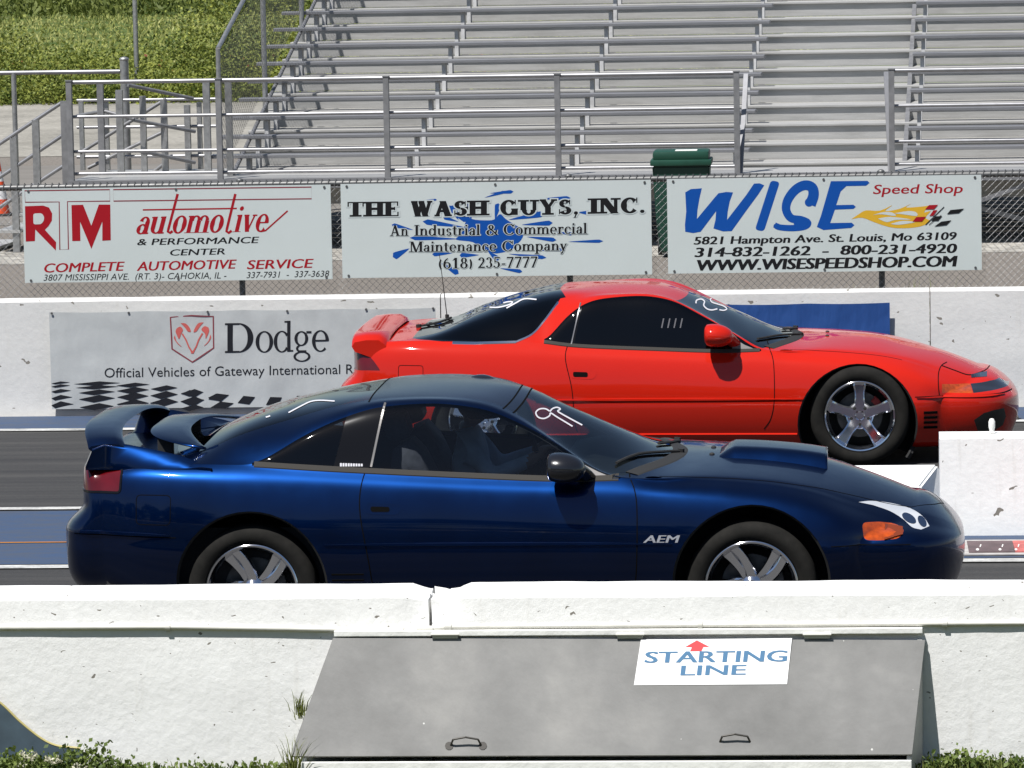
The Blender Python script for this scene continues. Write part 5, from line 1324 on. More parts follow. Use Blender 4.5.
def build_car(kind, root, mats, spec):
    K = car_keys(kind); c = Car(root, K); bm = c.bm; S = spec
    side = lambda f, p: p.z > .1 and f[c.lay] >= VK[2]
    both = lambda sg: (lambda f, p: p.y * sg > .25)
    XZ, XY = (0, 2), (0, 1)
    # ---- openings and outlines
    arch_p = {}
    for nm, (ax, az, R) in S['arches'].items():
        poly = [(ax + R * cos(t), az + R * sin(t)) for t in np.linspace(0, 2 * pi, 44, endpoint=False)]
        arch_p[nm] = poly
        cut(bm, poly, XZ, lambda f, p: abs(p.y) > .5, True)
    outl = {}
    org = Vector(root.location)
    for nm, poly in S.get('px_cuts', {}).items():      # outlines measured on the photograph, carried onto the skin
        hits = [c.hit(_O - org, _ray(*p).normalized())[0] for p in poly]; hits = [h for h in hits if h is not None]
        S['side_cuts'][nm] = [(h.x, h.z) for h in hits]
        S['ymin'][nm] = max(0, min(-h.y for h in hits) - .06)
    for nm, poly in S['side_cuts'].items():
        outl[nm] = poly
        ym = S['ymin'].get(nm, .3)
        cut(bm, poly, XZ, lambda f, p, ym=ym: abs(p.y) > ym - .05 and f[c.lay] >= VK[2], True)
    for nm, (pts, lo) in S['side_lines'].items():
        cut(bm, pts, XZ, lambda f, p: abs(p.y) > .3 and f[c.lay] >= VK[lo])
    for nm, pts in S['top_lines'].items():
        for sg in (-1, 1):
            cut(bm, [(x, y * sg) for x, y in pts], XY, lambda f, p, sg=sg: p.z > .6 and f[c.lay] >= VK[5] - 2 and p.y * sg > -.02)
    c.freeze()
    # ---- classify
    def wx(y): y = abs(y); return S['cowl'][0] - S['cowl'][1] * (y / .78) ** 2     # windscreen foot seen from above
    def hx(y): y = abs(y); return S['header'][0] - S['header'][1] * (y / .56) ** 2  # windscreen head
    def rx(y): y = abs(y); return S['hatch_top'][0] + S['hatch_top'][1] * (y / .56) ** 2
    def bx(y): y = abs(y); return S['hatch_foot'][0] + S['hatch_foot'][1] * (y / .66) ** 2
    def hoodx(y): y = abs(y); return S['hood_front'][0] - S['hood_front'][1] * (y / .6) ** 2
    def in_side(nm): return lambda p, v: abs(p.y) > S['ymin'].get(nm, .3) and inside((p.x, p.z), outl[nm])
    glass_side = lambda p, v: VK[5] <= v < VK[6] and S['glass_x'][0] < p.x < S['glass_x'][1]
    def bline(z):
        (x0, z0), (x1, z1) = S['bpillar']; return x0 + (x1 - x0) * (z - z0) / (z1 - z0)
    def qline(z):
        (x0, z0), (x1, z1) = S['qpillar']; return x0 + (x1 - x0) * (z - z0) / (z1 - z0)
    rules = [(None, lambda p, v: any(abs(p.y) > .5 and inside((p.x, p.z), a) for a in arch_p.values()))]
    names = ['body', 'hood', 'windshield', 'rear_window', 'roof_panel', 'front_bumper', 'rear_bumper']
    for sg, tagn in ((-1, 'n'), (1, 'f')):
        on = lambda p, sg=sg: p.y * sg > 0
        for nm in ('headlight', 'turn_signal', 'taillight', 'grille', 'fog_lamp'):
            if nm in outl:
                rules.append((nm + tagn, lambda p, v, nm=nm, on=on: on(p) and in_side(nm)(p, v))); names.append(nm + tagn)
        rules.append(('door_window' + tagn, lambda p, v, on=on: on(p) and glass_side(p, v) and p.x > bline(p.z))); names.append('door_window' + tagn)
        rules.append(('quarter_window' + tagn, lambda p, v, on=on: on(p) and glass_side(p, v) and p.x < qline(p.z))); names.append('quarter_window' + tagn)
        rules.append(('pillar' + tagn, lambda p, v, on=on: on(p) and glass_side(p, v))); names.append('pillar' + tagn)
        rules.append(('door' + tagn, lambda p, v, on=on: on(p) and v < VK[5] and in_side('door')(p, v))); names.append('door' + tagn)
    rules += [
        ('windshield', lambda p, v: v >= VK[7] and hx(p.y) < p.x < wx(p.y)),
        ('rear_window', S['hatch_test'](bx, rx)),
        ('roof_panel', lambda p, v: v >= VK[7] and rx(p.y) < p.x < hx(p.y) and S['roof_panel']),
        ('hood', lambda p, v: v >= VK[6] and wx(p.y) < p.x < hoodx(p.y)),
        ('front_bumper', lambda p, v: p.x > S['bumper_f'][0] and p.z < S['bumper_f'][1] - .03 * (p.x - 2.8)),
        ('rear_bumper', lambda p, v: p.x < S['bumper_r'][0] and p.z < S['bumper_r'][1]),
        ('body', lambda p, v: True)]
    R = c.split(rules, names)
    paint = mats['paint']
    o = {}
    body = c.piece('body', R['body'], paint)
    for n, m in (('hood', paint), ('windshield', mats['glass_ws']), ('rear_window', mats['glass_rear']), ('roof_panel', mats['roof']), ('front_bumper', paint), ('rear_bumper', paint)):
        if R[n]: o[n] = c.piece(n, R[n], m)
    for sg, t in ((-1, 'n'), (1, 'f')):
        d = o['door' + t] = c.piece('door', R['door' + t], paint)
        c.piece('door_window', R['door_window' + t], mats['glass_side'], d)
        c.piece('quarter_window', R['quarter_window' + t], mats['glass_quarter'])
        c.piece('window_pillar', R['pillar' + t], mats['gloss_black'])
        for nm in ('headlight', 'turn_signal', 'taillight', 'grille', 'fog_lamp'):
            if nm + t in R and R[nm + t]: o[nm + t] = c.piece(nm, R[nm + t], mats[nm])
    # ---- inner lining so that no paint shows inside
    lin = [f for n in ('body', 'roof_panel', 'doorn', 'doorf', 'hood') for f in R[n] if -.6 < f.calc_center_median().x < 2.1 and f[c.lay] >= VK[3] and f.calc_center_median().z > .5]
    c.piece('interior_lining', lin, mats['trim'], offset=-.022)
    # ---- wheel wells
    for nm, (ax, az, R0) in S['arches'].items():
        for sg in (-1, 1):
            b = bmesh.new(); pv = None
            for t in np.linspace(-.62, pi + .62, 44):
                hx_, hz_ = ax + R0 * cos(t), az + R0 * sin(t)
                h, no = c.side(hx_ + .004 * cos(t), hz_ + .004 * sin(t), sg)
                ye = (abs(h.y) if h is not None else .86) - .001
                row = [b.verts.new((hx_, sg * ye, hz_)), b.verts.new((ax + (R0 - .012) * cos(t), sg * (ye - .012), az + (R0 - .012) * sin(t))),
                       b.verts.new((ax + (R0 + .02) * cos(t), sg * (ye - .03), az + (R0 + .02) * sin(t))),
                       b.verts.new((ax + (R0 + .02) * cos(t), sg * .52, az + (R0 + .02) * sin(t))), b.verts.new((ax, sg * .52, az - .1))]
                if pv:
                    for k in range(4): b.faces.new((pv[k], pv[k + 1], row[k + 1], row[k]))
                pv = row
            obj_bm('wheel_well', b, mats['black'], root, smooth=True, angle=40)
    # ---- wheels
    for ax, wy in ((0.0, .765), (2.47, .765)):
        for sg in (-1, 1):
            make_wheel(root, ax, sg * wy, S['wheel_r'], S['wheel_r'], S['rim'], mats, sg > 0)
    return c, o, body

def seat_mesh(parent, x, y, m):
    b = bmesh.new()
    def slab(p0, p1, wid, th):
        d = Vector(p1) - Vector(p0); n = 7; prev = None
        s = d.normalized().cross(Vector((0, 1, 0))).normalized()
        for i in range(n + 1):
            t = i / n; c0 = Vector(p0) + d * t; ww = wid * (1 - .25 * (2 * t - 1) ** 4); tt = th * (1 - .5 * (2 * t - 1) ** 6)
            row = [b.verts.new(c0 + Vector((0, ww * u, 0)) + s * tt * q) for u, q in ((-.5, .1), (-.44, .75), (-.30, .5), (.30, .5), (.44, .75), (.5, .1), (.4, -.4), (-.4, -.4))]
            if prev:
                for k in range(8): b.faces.new((prev[k], prev[(k + 1) % 8], row[(k + 1) % 8], row[k]))
            else: b.faces.new(row)
            prev = row
        b.faces.new(prev[::-1])
    slab((x - .12, y, .43), (x + .40, y, .47), .50, .16)
    slab((x - .10, y, .46), (x - .33, y, 1.00), .48, .15)
    slab((x - .335, y, 1.02), (x - .375, y, 1.15), .26, .10)
    return obj_bm('seat', b, m, parent, smooth=True, angle=50)

def interior(root, mats):
    for y in (-.36, .36): seat_mesh(root, 1.06, y, mats['seat'])
    b = bmesh.new()
    pr = [(1.50, .60), (1.46, .78), (1.52, .86), (1.66, .885), (1.95, .84), (2.0, .62)]
    a = [b.verts.new((x, -.74, z)) for x, z in pr]; d = [b.verts.new((x, .74, z)) for x, z in pr]
    for k in range(len(pr) - 1): b.faces.new((a[k], a[k + 1], d[k + 1], d[k]))
    b.faces.new(a); b.faces.new(d[::-1]); obj_bm('dashboard', b, mats['trim'], root, smooth=True, angle=35)
    b = bmesh.new()
    for i in range(28):
        for p, q in (((2 * pi * i / 28), (2 * pi * (i + 1) / 28)),):
            f = lambda t: Vector((1.36 - .06 * sin(t) , .36 + .185 * cos(t), .83 + .175 * sin(t)))
            b_tube(b, f(p), f(q), .014, 6, cap=False)
    b_tube(b, (1.36, .19, .83), (1.36, .53, .83), .014, 6); b_tube(b, (1.36, .36, .83), (1.52, .36, .78), .03, 8)
    obj_bm('steering_wheel', b, mats['trim'], root, smooth=True, angle=40)
    b = bmesh.new(); b_box(b, -.75, 2.0, -.78, .78, .28, .34); b_box(b, .1, 1.9, -.09, .09, .34, .55)
    b_box(b, -.75, .45, -.74, .74, .34, .62)
    obj_bm('cabin_floor', b, mats['trim'], root)

def mirror_parts(c, root, x, z, mats, sg, body_m):
    """door mirror: an egg-shaped housing on a foot that sweeps down to the door"""
    h, no = c.side(x + .10, z - .055, sg)
    b = bmesh.new()
    n, m_ = 14, 12; rows = []
    yc = sg * (abs(h.y) + .145)
    for i in range(n + 1):                        # lofted along x: blunt face to the rear, rounded nose forward
        t = i / n; xx = x - .095 + .19 * t
        r = (max(0, 1 - (2 * t - .72) ** 2 / 1.66)) ** .5 if t < 1 else 0
        if t == 0: r = .62
        rows.append([b.verts.new((xx, yc + .105 * r * cos(2 * pi * k / m_) * 1.05, z + .076 * r * sin(2 * pi * k / m_) - .012 * t)) for k in range(m_)])
    for a, d in zip(rows[:-1], rows[1:]):
        for k in range(m_): b.faces.new((a[k], a[(k + 1) % m_], d[(k + 1) % m_], d[k]))
    b.faces.new(rows[0]); 
    bmesh.ops.remove_doubles(b, verts=b.verts, dist=1e-4)
    M = obj_bm('door_mirror', b, body_m, root, smooth=True, angle=60)
    b = bmesh.new(); prev = None
    for i in range(9):
        t = i / 8
        p = Vector((x + .035 + .075 * t, yc * (1 - t) + h.y * t - sg * .02 * t, z - .01 - .085 * t ** 1.4)); w = .075 - .01 * t; hh = .05 - .012 * t
        row = [b.verts.new(p + Vector((w * .6 * cos(a), sg * hh * .8 * sin(a) * .6, hh * .9 * sin(a)))) for a in (2 * pi * k / 10 for k in range(10))]
        if prev:
            for k in range(10): b.faces.new((prev[k], prev[(k + 1) % 10], row[(k + 1) % 10], row[k]))
        prev = row
    obj_bm('mirror_foot', b, body_m, M, smooth=True, angle=60)
    return M

def lofted(name, rows, m, parent, closed=True, caps=True, angle=50):
    b = bmesh.new(); prev = None; first = None
    for r in rows:
        row = [b.verts.new(p) for p in r]; n = len(row)
        if prev:
            for k in range(n if closed else n - 1): b.faces.new((prev[k], prev[(k + 1) % n], row[(k + 1) % n], row[k]))
        else: first = row
        prev = row
    if caps: b.faces.new(first[::-1]); b.faces.new(prev)
    bmesh.ops.remove_doubles(b, verts=b.verts, dist=1e-5)
    return obj_bm(name, b, m, parent, smooth=True, angle=angle)
def wing_hoop(name, path, m, parent):
    """path(t), t in -1..1 across the car -> (x_le, x_te, y, z_le, z_te, thickness)"""
    rows = []
    for t in np.linspace(-1, 1, 41):
        xl, xt, y, zl, zt, th = path(t)
        rows.append([(xl + (xt - xl) * u, y, zl + (zt - zl) * u + th * w) for u, w in ((0, 0), (.06, .35), (.25, .6), (.6, .5), (.92, .28), (1, 0), (.92, -.25), (.5, -.45), (.1, -.35))])
    return lofted(name, rows, m, parent)

# ------------------------------------------------------------------ car materials
def paint_mat(name, base, flake, rough=.34, metal=.55, spec=.5, coat=.8):
    m = NT(name, rough, spec); b = m.b
    v = m.mp((1, 1, 1)); n = m.noise(v, 1.2, 2)
    m.color(m.mix(m.math('MULTIPLY', n, .25), base, flake))
    b.inputs['Metallic'].default_value = metal
    b.inputs['Coat Weight'].default_value = coat; b.inputs['Coat Roughness'].default_value = .05; b.inputs['Coat IOR'].default_value = 1.5
    d = m.noise(v, 7.0, 4, .5)                    # road dust breaks the gloss up a little
    m.L(m.ramp(d, [(.35, (rough - .02,) * 3), (.75, (rough + .05,) * 3)]), b.inputs['Roughness'])
    return m.m
TYRE = NT('tyre_rubber', .85, .15); TYRE.color(TYRE.ramp(TYRE.noise(TYRE.mp(), 14, 5), [(.3, (.008, .0078, .007)), (.7, (.017, .016, .014))]))
common = dict(
    tyre=TYRE.m, chrome=mat('chrome', (.82, .83, .86), .07, 1.0), pillar_chrome=mat('pillar_chrome', (.22, .21, .20), .3, .6), disc=mat('brake_steel', (.10, .10, .10), .5, .8, noise=(20, .3)),
    black=mat('soft_black', (.012, .012, .012), .8), gloss_black=mat('gloss_black', (.006, .006, .007), .12, 0, 0, .25),
    trim=mat('cabin_trim', (.018, .018, .02), .75, noise=(9, .3)), seat=mat('seat_cloth', (.030, .030, .036), .85, noise=(30, .3)),
    gap=mat('panel_gap', (.004, .004, .004), .9, spec=.05), strip=mat('belt_trim', (.045, .042, .038), .8, spec=.1), caliper_grey=mat('caliper_grey', (.16, .16, .16), .5),
    caliper=mat('caliper_red', (.45, .02, .02), .4), shoe_white=mat('shoe_polish', (.50, .50, .53), .8), headlight=mat('lamp_lens', (.66, .68, .70), .14, .30, .7),
    turn_signal=mat('amber_lens', (.36, .052, .003), .12, 0, .8, noise=(40, .25)), taillight=mat('red_lens', (.075, .002, .004), .12, 0, .5, noise=(6, .4)),
    fog_lamp=mat('fog_opening', (.006, .006, .006), .5, 0, .3), grille=mat('dark_lens', (.018, .018, .022), .1, 0, .8))
blue_m = dict(common, paint=paint_mat('blue_metallic', (.0004, .009, .042), (.0016, .042, .22), .345, .95, .2, .65), roof=mat('black_roof', (.006, .008, .016), .2, 0, .2, .3, noise=(3, .5), coat_rough=.08),
    glass_ws=glass_mat('windscreen_glass', (.40, .46, .47)), glass_rear=glass_mat('hatch_glass', (.16, .19, .22)),
    glass_side=glass_mat('side_glass', (.74, .79, .82)), glass_quarter=glass_mat('quarter_glass', (.46, .50, .50)), caliper=common['caliper_grey'])
red_m = dict(common, paint=paint_mat('red_paint', (.43, .0115, .004), (.48, .016, .005), .5, .0, .02, .8), roof=None,
    glass_ws=glass_mat('red_windscreen_glass', (.16, .19, .22)), glass_rear=glass_mat('red_hatch_glass', (.03, .035, .045)),
    glass_side=glass_mat('red_side_glass', (.022, .025, .028)), glass_quarter=glass_mat('red_quarter_glass', (.02, .022, .026)))

def curve_pts(a, b, ymax, n=14):
    return [(a - b * (y / ymax) ** 2, y) for y in np.linspace(0, .84, n)]

def pixel_art(c, root, A, name, m, parent=None, base=.002):
    """strokes drawn where the photo shows them, laid on the car's skin"""
    org = Vector(root.location)
    def place(px, py, l):
        d = _ray(px, py).normalized()
        h, no = c.hit(_O - org, d)
        if h is None: return None
        if no.dot(d) > 0: no = -no
        return h + no * l
    return A.lay(name, m, place, parent or root, dz=.0002, base=base)

def zp(o, s, pts): return [(o[0] + x / s, o[1] + y / s) for x, y in pts]

# ================================================================== the blue car
BX, BY = -2.948, 21.41
blue = thing('sports_car', (BX, BY, .008), 'dark blue metallic coupe with a hood scoop and double rear wing, the nearer car', 'car', 'two sports coupes side by side on the track')
specB = dict(
    arches=dict(front=(2.47, .345, .388), rear=(0.0, .345, .380)),
    side_cuts=dict(
        door=[(.615, .99), (.597, .93), (.563, .885), (.547, .735), (.585, .485), (.604, .33), (.62, .255), (1.87, .255), (1.908, .387), (1.914, .724), (1.900, .82), (1.868, .885), (1.84, .99)],
        taillight=rounded([(-1.05, .922), (-.655, .922), (-.660, .815), (-1.05, .815)], .02)),
    ymin={},
    px_cuts=dict(headlight=spline2([(858.5, 502), (870, 500.8), (885, 502), (900, 505), (914, 510), (924, 517.5), (929.5, 526)], 5) + spline2([(921, 529.5), (912, 527), (903, 519), (890, 511), (873, 505)], 5),
        turn_signal=rounded([(862, 522.5), (880, 521.5), (897, 524), (905, 530), (899, 538.5), (880, 540.5), (864, 540)], 5)),
    side_lines=dict(b1=([(.592, .86), (.664, 1.26)], 5), b2=([(.395, .86), (.49, 1.26)], 5), bf=([(2.72, .5299), (3.75, .4990)], 2), br=([(-1.1, .602), (-.25, .602)], 2)),
    top_lines=dict(foot=curve_pts(2.08, .25, .78), head=curve_pts(1.335, .05, .56), hatch_top=curve_pts(.565, .0, .56), hatch_foot=curve_pts(-.47, -.13, .66), hood=curve_pts(3.44, .34, .6)),
    cowl=(2.08, .25), header=(1.335, .05), hatch_top=(.565, .0), hatch_foot=(-.47, .13), hood_front=(3.44, .34),
    bpillar=((.592, .86), (.664, 1.26)), qpillar=((.395, .86), (.49, 1.26)), glass_x=(.005, 1.835), roof_panel=True,
    hatch_test=lambda bx, rx: (lambda p, v: v >= VK[7] and bx(p.y) < p.x < rx(p.y)),
    bumper_f=(2.72, .5275), bumper_r=(-.25, .602), wheel_r=.322, rim='blade')
cb, ob, bodyb = build_car('blue', blue, blue_m, specB)
gp = common['gap']
cb.strip('door_gap', spline2([(.600, .93), (.563, .885), (.547, .735), (.585, .485), (.604, .33), (.62, .26)], 6), .007, .0012, gp, sides=(-1, 1))
cb.strip('door_gap', spline2([(1.87, .875), (1.903, .80), (1.914, .70), (1.911, .50), (1.90, .36), (1.87, .26)], 6), .007, .0012, gp, sides=(-1, 1))
cb.strip('bumper_gap', [(-.90, .602), (-.37, .594)], .006, .0012, gp, sides=(-1, 1))
cb.strip('bumper_gap', [(2.86, .524), (3.25, .513)], .006, .0012, gp, sides=(-1, 1))
cb.strip('fuel_flap', rounded([(-.57, .803), (-.394, .802), (-.398, .657), (-.572, .658)], .025), .005, .001, gp, close=True)
cb.strip('waist_moulding', [(.37, .556), (2.085, .549)], .020, .009, blue_m['paint'], sides=(-1, 1), taper=True)
cb.strip('bumper_moulding', [(-.94, .615), (-.40, .607)], .018, .010, blue_m['paint'], sides=(-1, 1), taper=True)
cb.strip('belt_trim', spline2([(.015, .944), (.346, .922), (.644, .904), (1.139, .877), (1.534, .860), (1.82, .862)], 6), .030, .004, common['strip'], sides=(-1, 1))
cb.strip('pillar_trim', [(.597, .925), (.655, 1.222)], .014, .004, common['pillar_chrome'], sides=(-1, 1))
cb.strip('hood_gap', spline2([(2.02, .74), (2.3, .71), (2.7, .66), (3.0, .52), (3.2, .41), (3.36, .25), (3.43, .0)], 6), .006, .001, gp, view='top')
cb.strip('hood_gap', spline2([(2.02, -.74), (2.3, -.71), (2.7, -.66), (3.0, -.52), (3.2, -.41), (3.36, -.25), (3.43, .0)], 6), .006, .001, gp, view='top')
for xa, bb in ((1.335, .05), (1.285, .05), (.565, 0)):
    cb.strip('roof_gap', [(x, y) for x, y in ((xa - bb * (y / .56) ** 2, y) for y in np.linspace(-.55, .55, 24))], .010, .0015, gp, view='top')
for zz in (.345, .375, .405):
    cb.strip('side_vent', [(.40, zz), (.56, zz)], .010, .003, gp)
# rear lamps get a dark surround
cb.strip('lamp_surround', rounded([(-.90, .926), (-.650, .926), (-.656, .811), (-.90, .811)], .02)[3:-3], .014, .004, common['gloss_black'], sides=(-1, 1))
# door handle: a recess with a dark flap
A = Art(); A.poly(rounded([(.575, .760), (.735, .752), (.762, .735), (.735, .700), (.585, .704)], .02)); cb.decal('handle_plate', A, blue_m['paint'], (0, -1.2, 0), (1, 0, 0), (0, 0, 1), base=.0015)
A = Art(); A.poly(rounded([(.60, .743), (.695, .740), (.695, .716), (.603, .717)], .012)); hd = cb.decal('door_handle', A, gp, (0, -1.2, 0), (1, 0, 0), (0, 0, 1), parent=ob['doorn'], base=.0035)
mirror_parts(cb, blue, 1.575, .935, blue_m, -1, mat('mirror_black', (.010, .010, .012), .22, 0, .5))
A = Art(); A.poly([(1.63, .868), (1.79, .864), (1.72, .890), (1.645, .925)]); cb.decal('mirror_sail', A, mat('sail_grey', (.16, .15, .145), .5), (0, -1.2, 0), (1, 0, 0), (0, 0, 1), base=.003)
interior(blue, blue_m)
# hood scoop
rows = []
for t in np.linspace(0, 1, 15):
    x = 2.30 + .535 * t
    h0, _ = cb.top(x, 0.0); zt = (h0.z + .004) + (.044 + .012 * t) * min(1, t / .14) ** .7
    ye = .235; row = []
    for u in np.linspace(-1, 1, 21):
        q = abs(u); y = ye * u; hs, _ = cb.top(x, y)
        k = 0 if q > .985 else (1 - max(0, (q - .62) / .38) ** 1.7)
        row.append((x, y, hs.z - .004 + (zt - hs.z) * k * (1 - .10 * q * q)))
    rows.append(row)
scoop = lofted('hood_scoop', rows, blue_m['paint'], blue, closed=False, caps=False, angle=38)
b = bmesh.new(); x = 2.832; r = rows[-1]
vs = [b.verts.new((x, p[1] * .94, p[2] - .006)) for p in r] + [b.verts.new((x, p[1] * .94, cb.top(x, p[1])[0].z - .002)) for p in r[::-1]]
b.faces.new(vs); obj_bm('scoop_mouth', b, common['black'], blue)
b = bmesh.new(); pr = None
for k, p in enumerate(r):
    row = [b.verts.new((2.838 + o[0], p[1], p[2] + o[1])) for o in ((0, .003), (.006, -.001), (.004, -.010), (-.006, -.010))]
    if pr:
        for q in range(3): b.faces.new((pr[q], pr[q + 1], row[q + 1], row[q]))
    pr = row
obj_bm('scoop_lip', b, blue_m['paint'], blue, smooth=True, angle=50)
# tall hoop wing on the tail, its feet running forward along the fenders
def hoop1(t):
    e = abs(t); y = .80 * t
    z = 1.025 + .082 * max(0, 1 - e ** 3.2) ** .62
    return (-.715 + .085 * e ** 3, -.905 + .085 * e ** 3, y * .94, z - .012, z - .002, .022 + .030 * e ** 5)
wing_hoop('rear_wing', hoop1, blue_m['paint'], blue)
for sg in (-1, 1):
    rows = []
    for x, zt, yt in ((-.835, .955, .74), (-.80, 1.035, .735), (-.74, 1.058, .73), (-.62, 1.040, .73), (-.48, 1.012, .735), (-.36, .985, .745), (-.27, .955, .76), (-.19, .920, .80)):
        ho, _ = cb.side(x, .925, sg); yo = abs(ho.y) if ho else .80
        hi, _ = cb.top(x, .60); zi = hi.z
        yo = max(yo, yt + .02)
        rows.append([(x, sg * (yo + .004), .918), (x, sg * (yo + .003), .930), (x, sg * (yt + .03), zt - .020), (x, sg * yt, zt), (x, sg * (yt - .035), zt - .014), (x, sg * .61, zi + .002), (x, sg * .61, zi - .03)])
    lofted('wing_foot', rows, blue_m['paint'], blue, angle=45)
def hoop2(t):
    e = abs(t); y = .63 * t
    return (-.395 + .150 * e ** 2.6, -.585 + .26 * e ** 5, y, 1.062 - .058 * e ** 3, 1.066 - .05 * e ** 3, .018)
wing_hoop('hatch_wing', hoop2, blue_m['paint'], blue)
for y in (-.45, .45):
    b = bmesh.new(); h, _ = cb.top(-.48, y); b_box(b, -.52, -.44, y - .02, y + .02, h.z - .01, 1.045, .008); obj_bm('wing_post', b, common['black'], blue)
# cowl, wipers
cb.strip('cowl_panel', [(2.095 - .25 * (y / .78) ** 2, y) for y in np.linspace(-.72, .72, 30)], .085, .003, common['black'], view='top')
def wiper(c, root, pts):
    b = bmesh.new(); P = []
    for x, y in resample(pts, .04):
        h, no = c.top(x, y); P.append(h + no * .010)
    for p, q in zip(P[:-1], P[1:]): b_tube(b, p, q, .008, 6)
    h, no = c.top(*pts[-1]); b_tube(b, h - no * .01, h + no * .022, .018, 8)
    return obj_bm('wiper', b, common['black'], root)
wiper(cb, blue, [(1.80, -.62), (1.90, -.40), (2.05, -.12), (2.10, -.06)])
wiper(cb, blue, [(1.98, .02), (2.03, .25), (2.07, .45), (2.06, .50)])
# washer nozzles
for y in (-.12, .16):
    b = bmesh.new(); h, _ = cb.top(2.26, y); b_ball(b, h, .014, .014, .010); obj_bm('washer_nozzle', b, common['black'], blue, smooth=True)
# lettering on the fender, race numbers chalked on the glass
v, f = text_mesh('AEM', 0, 1.0)
w = v[:, 0].max(); P = [((x / w * .165) + y * .036 * .35, y * .036) for x, y in v]
A = Art(); [A.poly([(P[i][0] + .0022 * k, P[i][1]) for i in q], lift=k) for k in (1, 2, 3) for q in f]
cb.decal('fender_lettering', A, mat('badge_silver', (.34, .35, .38), .5, .2), (1.940, -1.2, .556), (1, 0, 0), (0, 0, 1))
A = Art(); o4 = (520, 370)
A.stroke(zp(o4, 5.12, spline2([(150, 212), (128, 200), (98, 202), (80, 220), (92, 243), (122, 250), (150, 236), (156, 222), (185, 240), (225, 264), (268, 290)], 4)), 1.4)
A.stroke(zp(o4, 5.12, spline2([(152, 215), (165, 200), (188, 193), (206, 202), (192, 212), (215, 228), (262, 254), (318, 284)], 4)), 1.4)
pixel_art(cb, blue, A, 'chalked_number', common['shoe_white'], ob['windshield'])
A = Art()
for k in range(6): A.poly([(884 + 3.1 * k, 524.2 + .55 * k), (887.1 + 3.1 * k, 524.8 + .55 * k), (887.1 + 3.1 * k, 539.6 - .9 * k), (884 + 3.1 * k, 540.2 - .9 * k)], lift=1)
pixel_art(cb, blue, A, 'marker_lens', mat('amber_dark_lens', (.17, .030, .004), .15, 0, .6), ob['turn_signaln'], base=.007)
A = Art(); A.ellipse(909.0, 518.3, 8.0, 4.0, .58); A.ellipse(922.0, 521.5, 3.6, 6.2, -.55); pixel_art(cb, blue, A, 'lamp_bowl', mat('lamp_bowl', (.03, .05, .10), .1, .5), ob['headlightn'])
A = Art(); o2 = (180, 370)
A.stroke(zp(o2, 5.12, [(440, 243), (452, 240), (462, 236)]), 1.3); A.stroke(zp(o2, 5.12, spline2([(556, 220), (620, 186), (670, 163), (720, 157), (792, 161)], 4)), 1.2)
pixel_art(cb, blue, A, 'chalked_stroke', common['shoe_white'], ob['rear_window'])
A = Art()
for k in range(9): A.poly([(340 + 2.6 * k, 463.2 + .1 * k), (341.9 + 2.6 * k, 463.2 + .1 * k), (341.9 + 2.6 * k, 466.6), (340 + 2.6 * k, 466.6)])
pixel_art(cb, blue, A, 'window_marks', common['shoe_white'])

# ================================================================== the red car
RX, RY = -2.391, 28.41
red = thing('sports_car', (RX, RY, .008), 'bright red coupe with dark tinted windows and chrome star wheels, behind the blue car', 'car', 'two sports coupes side by side on the track')
DZ = -.105
_ck = car_keys
def car_keys(kind):
    K = _ck(kind)
    if kind == 'red': K['dz'] = DZ
    return K
dzp = lambda pts: [(x, z + DZ) for x, z in pts]
specR = dict(
    arches=dict(front=(2.455, .275, .392), rear=(0.0, .26, .352)),
    side_cuts=dict(
        door=[(.585, .90), (.566, .825), (.548, .727), (.590, .528), (.606, .30), (.62, .235), (1.842, .235), (1.90, .33), (1.914, .443), (1.914, .647), (1.895, .74), (1.862, .80), (1.84, .90)],
        hatch=spline2([(.560, 1.20), (.487, 1.069), (.400, .955), (.324, .876), (.22, .832)], 4) + [(-.10, .826), (-.36, .845), (-.60, .852), (-.60, 1.0), (-.3, 1.3), (.56, 1.35)],
        taillight=spline2([(-.70, .652), (-.684, .660), (-.745, .735), (-.800, .762)], 4) + [(-1.1, .768), (-1.1, .650)]),
    ymin={},
    px_cuts=dict(turn_signal=[(942, 384), (956, 384), (970, 383.6), (973, 393), (942, 393)],
        grille=[(970.5, 383.5), (980, 382.5), (990, 380.5), (999, 377.5), (1006, 374.5), (1009, 380), (1008, 385.5), (1000, 388.5), (985, 391.5), (973.4, 393)],
        fog_lamp=[(974, 420), (984, 413), (994, 410), (1004, 408), (1006, 416), (1003, 425), (994, 431), (978, 432)]),
    side_lines=dict(b1=([(.592, .76), (.672, 1.15)], 5), b2=([(.572, .76), (.652, 1.15)], 5), bf=([(2.72, .4549), (3.75, .4240)], 2), br=([(-1.1, .575), (-.25, .575)], 2)),
    top_lines=dict(foot=curve_pts(2.05, .22, .78), head=curve_pts(1.33, .085, .56), hatch_top=curve_pts(.47, -.075, .56), hatch_foot=curve_pts(-.48, -.0, .66), hood=curve_pts(3.36, .30, .6)),
    cowl=(2.05, .22), header=(1.33, .085), hatch_top=(.47, .075), hatch_foot=(-.48, .0), hood_front=(3.36, .30),
    bpillar=((.592, .76), (.672, 1.15)), qpillar=((.572, .76), (.652, 1.15)), glass_x=(.395, 1.835), roof_panel=False,
    bumper_f=(2.72, .4525), bumper_r=(-.25, .575), wheel_r=.325, rim='star')
def _hatch_red(bx, rx):
    poly = specR['side_cuts']['hatch']
    return lambda p, v: v >= VK[5] and p.x > bx(p.y) and ((v >= VK[7] and p.x < rx(p.y) and p.z > .80) or (v < VK[7] and inside((p.x, p.z), poly)))
specR['hatch_test'] = _hatch_red
cr, orr, bodyr = build_car('red', red, red_m, specR)
